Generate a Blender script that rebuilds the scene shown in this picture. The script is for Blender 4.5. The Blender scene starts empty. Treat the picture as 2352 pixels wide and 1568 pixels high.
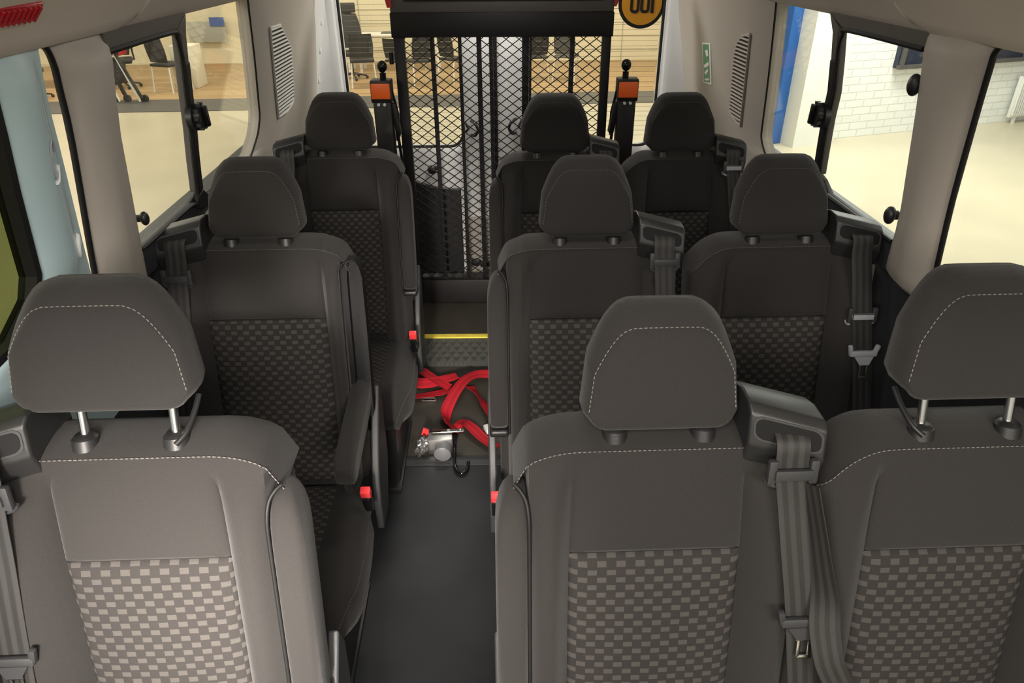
import bpy, bmesh, math, random
from mathutils import Vector, Matrix
random.seed(7)
SC = bpy.context.scene
COL = SC.collection
PI = math.pi

# ------------------------------------------------------------------ materials
MATS = {}
def nmat(name):
    m = bpy.data.materials.new(name); m.use_nodes = True
    MATS[name] = m
    nt = m.node_tree
    return m, nt, nt.nodes['Principled BSDF']

def mat(name, col, rough=0.5, metal=0.0, spec=0.5, bump=0.0, bscale=200.0, vary=0.0, vscale=6.0, sheen=0.0, emit=None, estr=0.0, coat=0.0):
    m, nt, b = nmat(name)
    b.inputs['Base Color'].default_value = (*col, 1)
    b.inputs['Roughness'].default_value = rough
    b.inputs['Metallic'].default_value = metal
    b.inputs['Specular IOR Level'].default_value = spec
    if coat: b.inputs['Coat Weight'].default_value = coat
    if sheen:
        b.inputs['Sheen Weight'].default_value = sheen
        b.inputs['Sheen Roughness'].default_value = 0.4
    if emit:
        b.inputs['Emission Color'].default_value = (*emit, 1); b.inputs['Emission Strength'].default_value = estr
    if bump or vary:
        tc = nt.nodes.new('ShaderNodeTexCoord')
    if bump:
        n = nt.nodes.new('ShaderNodeTexNoise'); n.inputs['Scale'].default_value = bscale; n.inputs['Detail'].default_value = 3
        nt.links.new(tc.outputs['Object'], n.inputs['Vector'])
        bp = nt.nodes.new('ShaderNodeBump'); bp.inputs['Strength'].default_value = bump; bp.inputs['Distance'].default_value = 0.002
        nt.links.new(n.outputs['Fac'], bp.inputs['Height']); nt.links.new(bp.outputs['Normal'], b.inputs['Normal'])
    if vary:
        n2 = nt.nodes.new('ShaderNodeTexNoise'); n2.inputs['Scale'].default_value = vscale; n2.inputs['Detail'].default_value = 4
        nt.links.new(tc.outputs['Object'], n2.inputs['Vector'])
        mp = nt.nodes.new('ShaderNodeMapRange'); mp.inputs['From Min'].default_value = .3; mp.inputs['From Max'].default_value = .7
        mp.inputs['To Min'].default_value = 1 - vary; mp.inputs['To Max'].default_value = 1 + vary
        nt.links.new(n2.outputs['Fac'], mp.inputs['Value'])
        mx = nt.nodes.new('ShaderNodeVectorMath'); mx.operation = 'SCALE'
        mx.inputs[0].default_value = col
        nt.links.new(mp.outputs['Result'], mx.inputs['Scale'])
        nt.links.new(mx.outputs['Vector'], b.inputs['Base Color'])
    return m

FAB = mat('fabric_charcoal', (.028, .0262, .0255), .92, spec=.15, bump=.5, bscale=900, vary=.10, vscale=700, sheen=.12)
PLAST = mat('black_plastic', (.013, .013, .0135), .42, spec=.5, bump=.12, bscale=600)
PLASTT = mat('tower_plastic', (.017, .017, .0175), .42, spec=.5, bump=.12, bscale=600)
PLASTG = mat('dark_grey_plastic', (.032, .033, .035), .5, spec=.5, bump=.15, bscale=500)
GLOSSB = mat('gloss_black', (.006, .006, .007), .16)
SLOTB = mat('slot_black', (.007, .007, .0075), .6, spec=.2)
RUBBER = mat('black_rubber', (.008, .008, .008), .55, spec=.3)
CHROME = mat('brushed_steel', (.72, .72, .70), .22, metal=1)
STEEL = mat('dull_steel', (.55, .54, .52), .38, metal=1)
THREAD = mat('grey_thread', (.17, .158, .148), .8)
THREADD = mat('dark_thread', (.095, .09, .086), .8)
TRIM = mat('beige_grey_trim', (.385, .352, .312), .55, spec=.35, bump=.15, bscale=700, vary=.03, vscale=3)
HEADL = mat('headlining_felt', (.58, .525, .47), .85, spec=.2, bump=.25, bscale=500)
PAINTW = mat('white_body_paint', (.68, .68, .67), .3, spec=.5, coat=.3)
PAINTW_DIM = mat('white_body_paint_dimmed', (.52, .525, .52), .4, spec=.4)  # body paint copy, colour darkened to offset the lamp near the posts
PAINTB = mat('pale_paint_cool_lit', (.46, .60, .63), .3, spec=.5, coat=.3)  # light grey paint with the bluish daylight mixed into its colour
SLATW = mat('vent_slat_plastic', (.60, .60, .57), .5)
SLATD = mat('vent_slat_beige', (.40, .36, .32), .5)
SIDEP = mat('dark_side_panel', (.035, .037, .042), .42, spec=.5, bump=.15, bscale=500)
FRAMEG = mat('window_frame_grey', (.085, .08, .075), .5)
RAMPK = mat('ramp_black_paint', (.010, .009, .009), .45, spec=.4)
RAMPG = mat('ramp_grey_band', (.075, .068, .064), .5)
ORANGE = mat('orange_plastic', (.95, .15, .02), .4)
REDB = mat('red_button', (.80, .045, .05), .35)
REDL = mat('red_lens', (.42, .012, .022), .18, coat=.5)
REDT = mat('red_reflector', (.45, .03, .03), .3)
YEL = mat('yellow_strip', (.95, .78, .10), .5, vary=.1, vscale=30)
GREENS = mat('green_sign', (.01, .22, .09), .4)
WHITE = mat('white_print', (.75, .77, .74), .4)
SIGNO = mat('sign_amber', (.62, .28, .015), .4)
SIGNK = mat('sign_black', (.008, .008, .008), .4)
FOIL = mat('crumpled_foil', (.6, .6, .6), .25, metal=.9, bump=.8, bscale=80)
DRUM = mat('drum_grey', (.15, .152, .16), .4)
HEATL = mat('heating_line_print', (.34, .28, .18), .6)
LIGHTG = mat('light_grey_plastic', (.34, .35, .38), .35)
TRIMB = mat('blue_grey_plastic', (.10, .105, .115), .4)

def webbing(name, c1, c2, n=5, rough=.65):
    m, nt, b = nmat(name)
    uv = nt.nodes.new('ShaderNodeUVMap')
    sx = nt.nodes.new('ShaderNodeSeparateXYZ'); nt.links.new(uv.outputs['UV'], sx.inputs[0])
    mu = nt.nodes.new('ShaderNodeMath'); mu.operation = 'MULTIPLY'; mu.inputs[1].default_value = n * 2 * PI
    nt.links.new(sx.outputs['X'], mu.inputs[0])
    sn = nt.nodes.new('ShaderNodeMath'); sn.operation = 'SINE'; nt.links.new(mu.outputs[0], sn.inputs[0])
    mr = nt.nodes.new('ShaderNodeMapRange'); mr.inputs['From Min'].default_value = -.4; mr.inputs['From Max'].default_value = .4
    nt.links.new(sn.outputs[0], mr.inputs['Value'])
    mx = nt.nodes.new('ShaderNodeMix'); mx.data_type = 'RGBA'
    mx.inputs['A'].default_value = (*c1, 1); mx.inputs['B'].default_value = (*c2, 1)
    nt.links.new(mr.outputs['Result'], mx.inputs['Factor']); nt.links.new(mx.outputs['Result'], b.inputs['Base Color'])
    mv = nt.nodes.new('ShaderNodeMath'); mv.operation = 'MULTIPLY'; mv.inputs[1].default_value = 5000
    nt.links.new(sx.outputs['Y'], mv.inputs[0])
    s2 = nt.nodes.new('ShaderNodeMath'); s2.operation = 'SINE'; nt.links.new(mv.outputs[0], s2.inputs[0])
    bp = nt.nodes.new('ShaderNodeBump'); bp.inputs['Strength'].default_value = .12; bp.inputs['Distance'].default_value = .001
    nt.links.new(s2.outputs[0], bp.inputs['Height']); nt.links.new(bp.outputs['Normal'], b.inputs['Normal'])
    b.inputs['Roughness'].default_value = rough
    b.inputs['Specular IOR Level'].default_value = .3
    return m
BELT = webbing('belt_webbing', (.021, .0205, .020), (.036, .035, .034), 3, .5)
REDW = webbing('red_webbing', (.42, .010, .020), (.52, .016, .028), 2, .55)

def weave(name, dark, light):
    """Basket weave: rows of pale blocks shifted by half a period, ribbed dark blocks between."""
    m, nt, b = nmat(name)
    uv = nt.nodes.new('ShaderNodeUVMap')
    sx = nt.nodes.new('ShaderNodeSeparateXYZ'); nt.links.new(uv.outputs['UV'], sx.inputs[0])
    def M(op, a, c=None):
        n = nt.nodes.new('ShaderNodeMath'); n.operation = op
        for i, v in enumerate((a, c)):
            if v is None: continue
            if isinstance(v, (int, float)): n.inputs[i].default_value = v
            else: nt.links.new(v, n.inputs[i])
        return n.outputs[0]
    row = M('FLOOR', M('DIVIDE', sx.outputs['Y'], .0137))
    half = M('MULTIPLY', M('MODULO', M('ADD', row, 1000), 2), .5)
    fx = M('FRACT', M('ADD', M('DIVIDE', sx.outputs['X'], .031), M('ADD', half, 40)))
    fy = M('FRACT', M('ADD', M('DIVIDE', sx.outputs['Y'], .0137), 100))
    inx = M('LESS_THAN', fx, .48)
    iny = M('MULTIPLY', M('GREATER_THAN', fy, .12), M('LESS_THAN', fy, .80))
    fac = M('MULTIPLY', inx, iny)
    edge = M('MULTIPLY', M('GREATER_THAN', fx, .52), M('LESS_THAN', fx, .96))
    mx = nt.nodes.new('ShaderNodeMix'); mx.data_type = 'RGBA'
    mx.inputs['A'].default_value = (*dark, 1); mx.inputs['B'].default_value = (*light, 1)
    tc = nt.nodes.new('ShaderNodeTexCoord')
    n2 = nt.nodes.new('ShaderNodeTexNoise'); n2.inputs['Scale'].default_value = 900; n2.inputs['Detail'].default_value = 2
    nt.links.new(tc.outputs['Object'], n2.inputs['Vector'])
    nf = M('MULTIPLY', fac, M('ADD', M('MULTIPLY', n2.outputs['Fac'], .6), .6))
    nt.links.new(nf, mx.inputs['Factor'])
    nt.links.new(mx.outputs['Result'], b.inputs['Base Color'])
    h = M('ADD', M('MULTIPLY', fac, .6), M('ADD', M('MULTIPLY', edge, .5), M('MULTIPLY', n2.outputs['Fac'], .4)))
    bp = nt.nodes.new('ShaderNodeBump'); bp.inputs['Strength'].default_value = .55; bp.inputs['Distance'].default_value = .0015
    nt.links.new(h, bp.inputs['Height']); nt.links.new(bp.outputs['Normal'], b.inputs['Normal'])
    b.inputs['Roughness'].default_value = .9; b.inputs['Specular IOR Level'].default_value = .15
    return m
WEAVE = weave('basket_weave_fabric', (.029, .027, .026), (.066, .061, .057))

def glassmat(name, tint=(.97, .98, .96)):
    m = bpy.data.materials.new(name); m.use_nodes = True; nt = m.node_tree
    for n in list(nt.nodes): nt.nodes.remove(n)
    out = nt.nodes.new('ShaderNodeOutputMaterial')
    tr = nt.nodes.new('ShaderNodeBsdfTransparent'); tr.inputs['Color'].default_value = (*tint, 1)
    gl = nt.nodes.new('ShaderNodeBsdfGlossy'); gl.inputs['Roughness'].default_value = .02
    lw = nt.nodes.new('ShaderNodeLayerWeight')
    pw_ = nt.nodes.new('ShaderNodeMath'); pw_.operation = 'POWER'; pw_.inputs[1].default_value = 5
    nt.links.new(lw.outputs['Facing'], pw_.inputs[0])
    fr = nt.nodes.new('ShaderNodeMath'); fr.operation = 'MULTIPLY_ADD'; fr.inputs[1].default_value = .6; fr.inputs[2].default_value = .03
    nt.links.new(pw_.outputs[0], fr.inputs[0])
    mx = nt.nodes.new('ShaderNodeMixShader')
    nt.links.new(fr.outputs[0], mx.inputs[0]); nt.links.new(tr.outputs[0], mx.inputs[1]); nt.links.new(gl.outputs[0], mx.inputs[2])
    nt.links.new(mx.outputs[0], out.inputs['Surface'])
    return m
GLASS = glassmat('window_glass')
GLASSG = glassmat('green_tinted_glass', (.42, .46, .31))

def floor_vinyl():
    m, nt, b = nmat('floor_vinyl')
    tc = nt.nodes.new('ShaderNodeTexCoord')
    n = nt.nodes.new('ShaderNodeTexNoise'); n.inputs['Scale'].default_value = 5; n.inputs['Detail'].default_value = 8
    nt.links.new(tc.outputs['Object'], n.inputs['Vector'])
    cr = nt.nodes.new('ShaderNodeValToRGB')
    cr.color_ramp.elements[0].position = .35; cr.color_ramp.elements[0].color = (.010, .0112, .0135, 1)
    cr.color_ramp.elements[1].position = .72; cr.color_ramp.elements[1].color = (.018, .0195, .0225, 1)
    nt.links.new(n.outputs['Fac'], cr.inputs[0]); nt.links.new(cr.outputs[0], b.inputs['Base Color'])
    n2 = nt.nodes.new('ShaderNodeTexNoise'); n2.inputs['Scale'].default_value = 500
    nt.links.new(tc.outputs['Object'], n2.inputs['Vector'])
    bp = nt.nodes.new('ShaderNodeBump'); bp.inputs['Strength'].default_value = .3; bp.inputs['Distance'].default_value = .001
    nt.links.new(n2.outputs['Fac'], bp.inputs['Height']); nt.links.new(bp.outputs['Normal'], b.inputs['Normal'])
    b.inputs['Roughness'].default_value = .55
    return m
VINYL = floor_vinyl()
VINYLB = mat('floor_vinyl_warm_reflect', (.040, .035, .027), .5, bump=.3, bscale=400, vary=.3, vscale=7)  # warm reflection on the rear floor put into the brown colour

def checker_plate():
    m, nt, b = nmat('ribbed_step_rubber')
    tc = nt.nodes.new('ShaderNodeTexCoord')
    hs = []
    for ang in (.6, -.6):
        mp = nt.nodes.new('ShaderNodeMapping'); mp.inputs['Rotation'].default_value = (0, 0, ang)
        nt.links.new(tc.outputs['Object'], mp.inputs['Vector'])
        w = nt.nodes.new('ShaderNodeTexWave'); w.inputs['Scale'].default_value = 9; w.inputs['Distortion'].default_value = 1.2
        nt.links.new(mp.outputs[0], w.inputs['Vector']); hs.append(w.outputs['Fac'])
    mx = nt.nodes.new('ShaderNodeMath'); mx.operation = 'MAXIMUM'
    nt.links.new(hs[0], mx.inputs[0]); nt.links.new(hs[1], mx.inputs[1])
    bp = nt.nodes.new('ShaderNodeBump'); bp.inputs['Strength'].default_value = .9; bp.inputs['Distance'].default_value = .006
    nt.links.new(mx.outputs[0], bp.inputs['Height']); nt.links.new(bp.outputs['Normal'], b.inputs['Normal'])
    b.inputs['Base Color'].default_value = (.060, .062, .056, 1); b.inputs['Roughness'].default_value = .5
    return m
CHECK = checker_plate()

def brickmat():
    m, nt, b = nmat('white_painted_brick')
    uv = nt.nodes.new('ShaderNodeUVMap')
    br = nt.nodes.new('ShaderNodeTexBrick')
    br.inputs['Scale'].default_value = 1; br.inputs['Brick Width'].default_value = .30; br.inputs['Row Height'].default_value = .10
    br.inputs['Mortar Size'].default_value = .007; br.inputs['Mortar Smooth'].default_value = .4
    br.inputs['Color1'].default_value = (.83, .85, .82, 1); br.inputs['Color2'].default_value = (.78, .80, .77, 1); br.inputs['Mortar'].default_value = (.71, .73, .70, 1)
    nt.links.new(uv.outputs['UV'], br.inputs['Vector'])
    nt.links.new(br.outputs['Color'], b.inputs['Base Color'])
    bp = nt.nodes.new('ShaderNodeBump'); bp.inputs['Strength'].default_value = .7; bp.inputs['Distance'].default_value = .012; bp.invert = True
    nt.links.new(br.outputs['Fac'], bp.inputs['Height']); nt.links.new(bp.outputs['Normal'], b.inputs['Normal'])
    b.inputs['Roughness'].default_value = .6
    return m
BRICK = brickmat()

def woodmat():
    m, nt, b = nmat('oak_floor')
    uv = nt.nodes.new('ShaderNodeTexCoord')
    br = nt.nodes.new('ShaderNodeTexBrick')
    br.inputs['Scale'].default_value = 1; br.inputs['Brick Width'].default_value = 1.4; br.inputs['Row Height'].default_value = .17
    br.inputs['Mortar Size'].default_value = .004
    br.inputs['Color1'].default_value = (.50, .34, .17, 1); br.inputs['Color2'].default_value = (.40, .26, .12, 1); br.inputs['Mortar'].default_value = (.2, .13, .06, 1)
    nt.links.new(uv.outputs['Object'], br.inputs['Vector'])
    nt.links.new(br.outputs['Color'], b.inputs['Base Color']); b.inputs['Roughness'].default_value = .45
    return m
WOOD = woodmat()
CONC = mat('polished_beige_floor', (.57, .51, .37), .32, spec=.5, vary=.06, vscale=1.2)
BAND = mat('dark_floor_band', (.11, .105, .095), .5)
WALLW = mat('cream_wall', (.80, .72, .50), .7)
WALLP = mat('wall_panel_white', (.82, .80, .70), .6)
BLUEC = mat('blue_column_paint', (.02, .12, .42), .4)
WHITEC = mat('white_column_paint', (.80, .81, .76), .6)
NAVY = mat('dark_window_band', (.012, .018, .04), .5)
RADI = mat('radiator_enamel', (.72, .73, .69), .4)
DESKW = mat('white_laminate', (.84, .80, .66), .45)
CHAIRK = mat('chair_black_mesh', (.035, .034, .030), .7)
CHAIRG = mat('chair_grey', (.10, .10, .095), .7)
LEGW = mat('white_leg', (.80, .78, .70), .4)
SCREEN = mat('screen_dark', (.03, .03, .03), .3)
CREAMB = mat('cream_cabinet', (.74, .70, .56), .5)
BLUEP = mat('blue_poster', (.10, .16, .40), .5)
GREYB = mat('grey_board', (.42, .42, .36), .6)
WARMG = mat('amber_glow', (.9, .45, .25), .4, emit=(1, .5, .28), estr=1.2)

# ------------------------------------------------------------------ mesh helpers
def tag(o, label=None, cat=None, group=None, kind=None):
    if label: o['label'] = label
    if cat: o['category'] = cat
    if group: o['group'] = group
    if kind: o['kind'] = kind
    return o

def empty(name, loc=(0, 0, 0), rz=0.0):
    o = bpy.data.objects.new(name, None); COL.objects.link(o)
    o.location = loc; o.rotation_euler = (0, 0, rz); o.empty_display_size = .05
    return o

def obj(name, bm, m, parent=None, smooth=True, bevel=0.0, seg=2, ang=35):
    bmesh.ops.recalc_face_normals(bm, faces=bm.faces)
    me = bpy.data.meshes.new(name); bm.to_mesh(me); bm.free()
    ms = m if isinstance(m, (list, tuple)) else [m]
    for x in ms: me.materials.append(x)
    if smooth:
        for p in me.polygons: p.use_smooth = True
    o = bpy.data.objects.new(name, me); COL.objects.link(o)
    if parent: o.parent = parent
    if bevel:
        md = o.modifiers.new('bevel', 'BEVEL'); md.width = bevel; md.segments = seg; md.limit_method = 'ANGLE'; md.angle_limit = math.radians(ang)
    if smooth:
        try: me.set_sharp_from_angle(angle=math.radians(50))
        except Exception: pass
    return o

def struct(name, bm, m, parent=None, **k):
    o = obj(name, bm, m, parent, **k)
    if not parent: o['kind'] = 'structure'
    return o

def B(): return bmesh.new()

def box(bm, c, s, M=None, bev=0.0, seg=2):
    r = bmesh.ops.create_cube(bm, size=1)
    vs = r['verts']
    for v in vs:
        v.co = Vector((v.co.x * s[0], v.co.y * s[1], v.co.z * s[2]))
    if bev:
        es = list({e for v in vs for e in v.link_edges})
        rr = bmesh.ops.bevel(bm, geom=es, offset=bev, segments=seg, profile=.6, affect='EDGES')
        vs = list({v for f in rr['faces'] for v in f.verts} | {v for v in vs if v.is_valid})
    for v in vs:
        if M is not None: v.co = M @ v.co
        v.co += Vector(c)
    return vs

def cyl(bm, p0, p1, r0, r1=None, seg=20):
    p0, p1 = Vector(p0), Vector(p1); r1 = r0 if r1 is None else r1
    d = p1 - p0; q = d.to_track_quat('Z', 'Y')
    M = Matrix.Translation((p0 + p1) / 2) @ q.to_matrix().to_4x4()
    return bmesh.ops.create_cone(bm, cap_ends=True, segments=seg, radius1=r0, radius2=r1, depth=d.length, matrix=M)['verts']

def sphere(bm, c, r, s=(1, 1, 1), u=20, v=12):
    M = Matrix.Translation(Vector(c)) @ Matrix.Diagonal((*s, 1))
    return bmesh.ops.create_uvsphere(bm, u_segments=u, v_segments=v, radius=r, matrix=M)['verts']

def gridfaces(bm, rows, close=False):
    V = [[bm.verts.new(p) for p in r] for r in rows]
    n = len(V[0])
    for a, b in zip(V, V[1:]):
        for i in range(n if close else n - 1):
            j = (i + 1) % n
            bm.faces.new((a[i], a[j], b[j], b[i]))
    return V

def tube(bm, pts, r, seg=8, caps=True):
    pts = [Vector(p) for p in pts]
    rows = []; up = None
    for i, p in enumerate(pts):
        t = (pts[min(i + 1, len(pts) - 1)] - pts[max(i - 1, 0)]).normalized()
        if up is None:
            up = Vector((0, 0, 1)) if abs(t.z) < .9 else Vector((1, 0, 0))
        s = t.cross(up).normalized(); up = s.cross(t).normalized()
        rr = r[i] if isinstance(r, (list, tuple)) else r
        rows.append([p + (s * math.cos(2 * PI * k / seg) + up * math.sin(2 * PI * k / seg)) * rr for k in range(seg)])
    V = gridfaces(bm, rows, True)
    if caps:
        bm.faces.new(V[0]); bm.faces.new(V[-1])
    return V

def smooth_path(pts, n=6):
    pts = [Vector(p) for p in pts]; out = []
    for i in range(len(pts) - 1):
        p0 = pts[max(i - 1, 0)]; p1 = pts[i]; p2 = pts[i + 1]; p3 = pts[min(i + 2, len(pts) - 1)]
        for k in range(n):
            t = k / n
            out.append(.5 * ((2 * p1) + (p2 - p0) * t + (2 * p0 - 5 * p1 + 4 * p2 - p3) * t * t + (3 * p1 - p0 - 3 * p2 + p3) * t ** 3))
    out.append(pts[-1]); return out

def ribbon(bm, pts, w, wdir, th=.0016):
    """Flat band with thickness and UVs; wdir: one vector, a list, or None (horizontal, across the path)."""
    uvl = bm.loops.layers.uv.verify()
    pts = [Vector(p) for p in pts]; st = []; L = 0
    for i, p in enumerate(pts):
        t = (pts[min(i + 1, len(pts) - 1)] - pts[max(i - 1, 0)]).normalized()
        if wdir is None: wd = t.cross(Vector((0, 0, 1)))
        elif isinstance(wdir, list): wd = Vector(wdir[i])
        else: wd = Vector(wdir)
        wd = (wd - t * wd.dot(t)).normalized()
        n = wd.cross(t).normalized()
        if i: L += (p - pts[i - 1]).length
        st.append(([bm.verts.new(p + wd * (sx * w / 2) + n * (sn * th / 2)) for sx, sn in ((-1, 1), (1, 1), (1, -1), (-1, -1))], L))
    us = (0, 1, 1, 0)
    for (a, la), (b, lb) in zip(st, st[1:]):
        for i in range(4):
            j = (i + 1) % 4
            f = bm.faces.new((a[i], a[j], b[j], b[i]))
            for lp, (u, v) in zip(f.loops, ((us[i], la), (us[j], la), (us[j], lb), (us[i], lb))): lp[uvl].uv = (u, v)
    bm.faces.new(st[0][0]); bm.faces.new(st[-1][0])

def dashes(bm, path, r=.0009, on=.0050, off=.0026):
    path = [Vector(p) for p in path]; d = [0]
    for a, b in zip(path, path[1:]): d.append(d[-1] + (b - a).length)
    def at(s):
        for i in range(len(d) - 1):
            if s <= d[i + 1]:
                return path[i].lerp(path[i + 1], (s - d[i]) / max(1e-9, d[i + 1] - d[i]))
        return path[-1]
    s = 0
    while s + on < d[-1]:
        tube(bm, [at(s), at(s + on * .5), at(s + on)], [r * .6, r, r * .6], 5); s += on + off

def sstep(a, b, x):
    t = max(0, min(1, (x - a) / (b - a))); return t * t * (3 - 2 * t)

# ------------------------------------------------------------------ passenger seats
# local frame: x across (positive towards the belt side), y to the rear of the bus, z up from the floor.
REC = .2
def fy(z): return REC * (z - .90)

def make_seat(name, label, X, Y, m=1, rest='folded', lift=0.0, sx=1.0, pw=.139, poff=0.0, guide_z=1.075, tongue_z=None, slack=False,
              collar_lever=False, thread=THREADD, buckle=True, hs=1.0, hoff=0.0):
    root = empty(name, (X, Y, 0), .03)
    tag(root, label, 'seat', 'charcoal fabric passenger seats of the minibus')
    def P(x, y, z): return Vector((m * x * sx, y, z))
    arm = rest != 'none'
    xl = -.228 if arm else -.227
    xr = .229
    def top(u):
        if u < 0:
            return 1.084 - (7.0 * max(0, -u - .11) ** 2.5 + 40 * max(0, -u - .195) ** 2 if arm else 14.5 * max(0, -u - .11) ** 2.5)
        return 1.084 - 5.5 * max(0, u - .12) ** 2.5
    def prof(u, z):
        w = xr if u > poff else (.203 if arm else -xl)
        a = abs(u - poff)
        if arm and u < -.2035:
            return .045 * sstep(.002, .022, top(u) - z)
        if a < pw + .002: p = .022
        else:
            t = min(1, (a - pw - .002) / max(.02, w - pw - .002))
            p = .022 - .064 * (math.sin(PI * min(1, .06 + t * .80)) ** .75)
        return p * sstep(0, .085, top(u) - z) * (.62 + .38 * sstep(1.04, .86, z)) - .004
    # ---- backrest cushion
    us = [poff - pw - .012, poff - pw - .006, poff - pw - .002, poff - pw + .004, poff - pw + .03, poff - .07, poff, poff + .07, poff + pw - .03, poff + pw - .004, poff + pw + .002, poff + pw + .006, poff + pw + .012]
    if arm: us += [xl, xl + .002, xl + .006, xl + .012, xl + .022, xl + .034, -.2055, -.2025, -.198, -.190, -.180, -.168, poff - pw - .022]
    else: us += [xl, xl + .002, xl + .006, xl + .012, xl + .020, xl + .030, xl + .042, xl + .055, xl + .070]
    us += [xr - .085, xr - .070, xr - .055, xr - .042, xr - .030, xr - .020, xr - .012, xr - .006, xr - .002, xr]
    us = sorted(us)
    ts = [0, .12, .26, .4, .52, .64, .74, .82, .87, .91, .94, .955, .968, .980, .990, .996, 1]
    z0 = .41
    rows = []
    for t in ts:
        row = []
        for u in us:
            z = z0 + (top(u) - z0) * t
            e = max(0, 1 - min(u - xl, xr - u) / .020)
            row.append((u, fy(z) + prof(u, z) + .016 * e ** 2.2, z))
        rows.append(row)
    bm = B()
    V = gridfaces(bm, [[P(*q) for q in r] for r in rows])
    nr, nc = len(rows), len(us)
    loop = [(i, 0, (-1, 0)) for i in range(nr - 1)] + [(nr - 1, j, ((-.7 if j == 0 else .7 if j == nc - 1 else 0), 1)) for j in range(nc)] + [(i, nc - 1, (1, 0)) for i in range(nr - 2, -1, -1)]
    prev = [V[i][j] for i, j, _ in loop]
    for off, dy, up in ((.002, .007, .003), (.004, .022, .008), (.003, .050, .013), (-.003, .082, .013), (-.016, .102, .002)):
        cur = []
        for i, j, n in loop:
            x, y, z = rows[i][j]
            tz = up * max(0, min(1, (x - xl) / .07, (xr - x) / .05)) if i == nr - 1 else 0
            cur.append(bm.verts.new(P(x + n[0] * (off - (.35 * dy if arm and x < 0 and abs(n[0]) > .5 else 0)), y + dy, z + tz)))
        for k in range(len(loop) - 1):
            bm.faces.new((prev[k], prev[k + 1], cur[k + 1], cur[k]))
        prev = cur
    bm.faces.new(prev)
    back = obj('backrest', bm, FAB, root)
    # stitched seam along the top edge of the front face
    bm = B()
    seam = [P(rows[-1][j][0], rows[-1][j][1] - .0015, rows[-1][j][2] + .0005) for j in range(nc)]
    dashes(bm, smooth_path(seam, 3))
    obj('stitching', bm, thread, back)
    # ---- front panels
    def panel(nm, za, zb, ha, hb, mt, matl):
        bm = B(); uvl = bm.loops.layers.uv.verify()
        S = [-1, -.97, -.92, -.8, -.5, 0, .5, .8, .92, .97, 1]
        T = [0, .02, .06, .16, .4, .65, .86, .95, .985, 1]
        R = []
        for t in T:
            z = za + (zb - za) * t; h = ha + (hb - ha) * t
            r = []
            for s in S:
                e = max(abs(s) ** 14, (abs(2 * t - 1)) ** 26 if (t < .5 or nm == 'woven_panel') else 0)
                r.append((poff + s * h, fy(z) - .003 + .010 * e - mt * (1 - s * s) * (1 - (2 * t - 1) ** 2), z))
            R.append(r)
        V = [[bm.verts.new(P(*q)) for q in r] for r in R]
        for i in range(len(T) - 1):
            for j in range(len(S) - 1):
                idx = ((i, j), (i, j + 1), (i + 1, j + 1), (i + 1, j))
                f = bm.faces.new([V[a][b] for a, b in idx])
                for lp, (a, b) in zip(f.loops, idx): lp[uvl].uv = (R[a][b][0], R[a][b][2])
        bor = [V[0][j] for j in range(len(S))] + [V[i][-1] for i in range(1, len(T))] + [V[-1][j] for j in range(len(S) - 2, -1, -1)] + [V[i][0] for i in range(len(T) - 2, 0, -1)]
        bb = [bm.verts.new(v.co + Vector((0, .012, 0))) for v in bor]
        for k in range(len(bor)):
            q = (k + 1) % len(bor); bm.faces.new((bor[k], bor[q], bb[q], bb[k]))
        return obj(nm, bm, matl, root)
    panel('plain_panel', .902, 1.0835, pw, pw - .006, .004, FAB)
    panel('woven_panel', .430, .898, pw, pw, .006, WEAVE)
    # ---- headrest
    dz = lift
    def PH(x, y, z): return Vector((m * (x + hoff), y, z))
    def yh(z): return .047 + .21 * (z - dz - 1.124) + .2 * dz
    S = [-1, -.992, -.97, -.935, -.88, -.81, -.73, -.64, -.52, -.3, 0, .3, .52, .64, .73, .81, .88, .935, .97, .992, 1]
    T = [0, .02, .07, .16, .32, .5, .68, .84, .93, .98, 1]
    hr = []
    for t in T:
        r = []
        for s in S:
            a = abs(s)
            zb = 1.110 + .026 * max(0, (a - .66) / .34) ** 3
            zt = 1.267 - .070 * max(0, (a - .44) / .56) ** 2.5
            z = zb + (zt - zb) * t + dz
            tt = (z - dz - 1.11) / .154
            hw = (.115 - .019 * tt) * hs
            e = max(a ** 10, abs(2 * t - 1) ** 14)
            r.append((s * hw, yh(z) + .006 * e - .008 * (1 - s * s) * (1 - (2 * t - 1) ** 2), z))
        hr.append(r)
    bm = B(); V = gridfaces(bm, [[PH(*q) for q in r] for r in hr])
    nr2, nc2 = len(T), len(S)
    lp = [(i, 0) for i in range(nr2)] + [(nr2 - 1, j) for j in range(1, nc2)] + [(i, nc2 - 1) for i in range(nr2 - 2, -1, -1)] + [(0, j) for j in range(nc2 - 2, 0, -1)]
    n = len(lp)
    nrm = []
    for k in range(n):
        a = Vector(hr[lp[(k - 1) % n][0]][lp[(k - 1) % n][1]]); c = Vector(hr[lp[(k + 1) % n][0]][lp[(k + 1) % n][1]])
        d = c - a; v = Vector((-d.z, 0, d.x)); nrm.append(v.normalized())
    prev = [V[i][j] for i, j in lp]
    for off, dy in ((.004, .006), (.008, .020), (.009, .042), (.004, .064), (-.012, .084), (-.030, .094)):
        cur = []
        for k, (i, j) in enumerate(lp):
            x, y, z = hr[i][j]; nv = nrm[k]
            rise = (.42 * dy if dy < .05 else .021 - (dy - .05) * .25) * max(0, min(1, (z - dz - 1.15) / .09))
            o2 = off if nv.z > -.5 else min(off, .004) - dy * .1
            cur.append(bm.verts.new(PH(x + nv.x * o2, y + dy, z + nv.z * o2 + rise)))
        for k in range(n):
            q = (k + 1) % n; bm.faces.new((prev[k], prev[q], cur[q], cur[k]))
        prev = cur
    bm.faces.new(prev)
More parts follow.
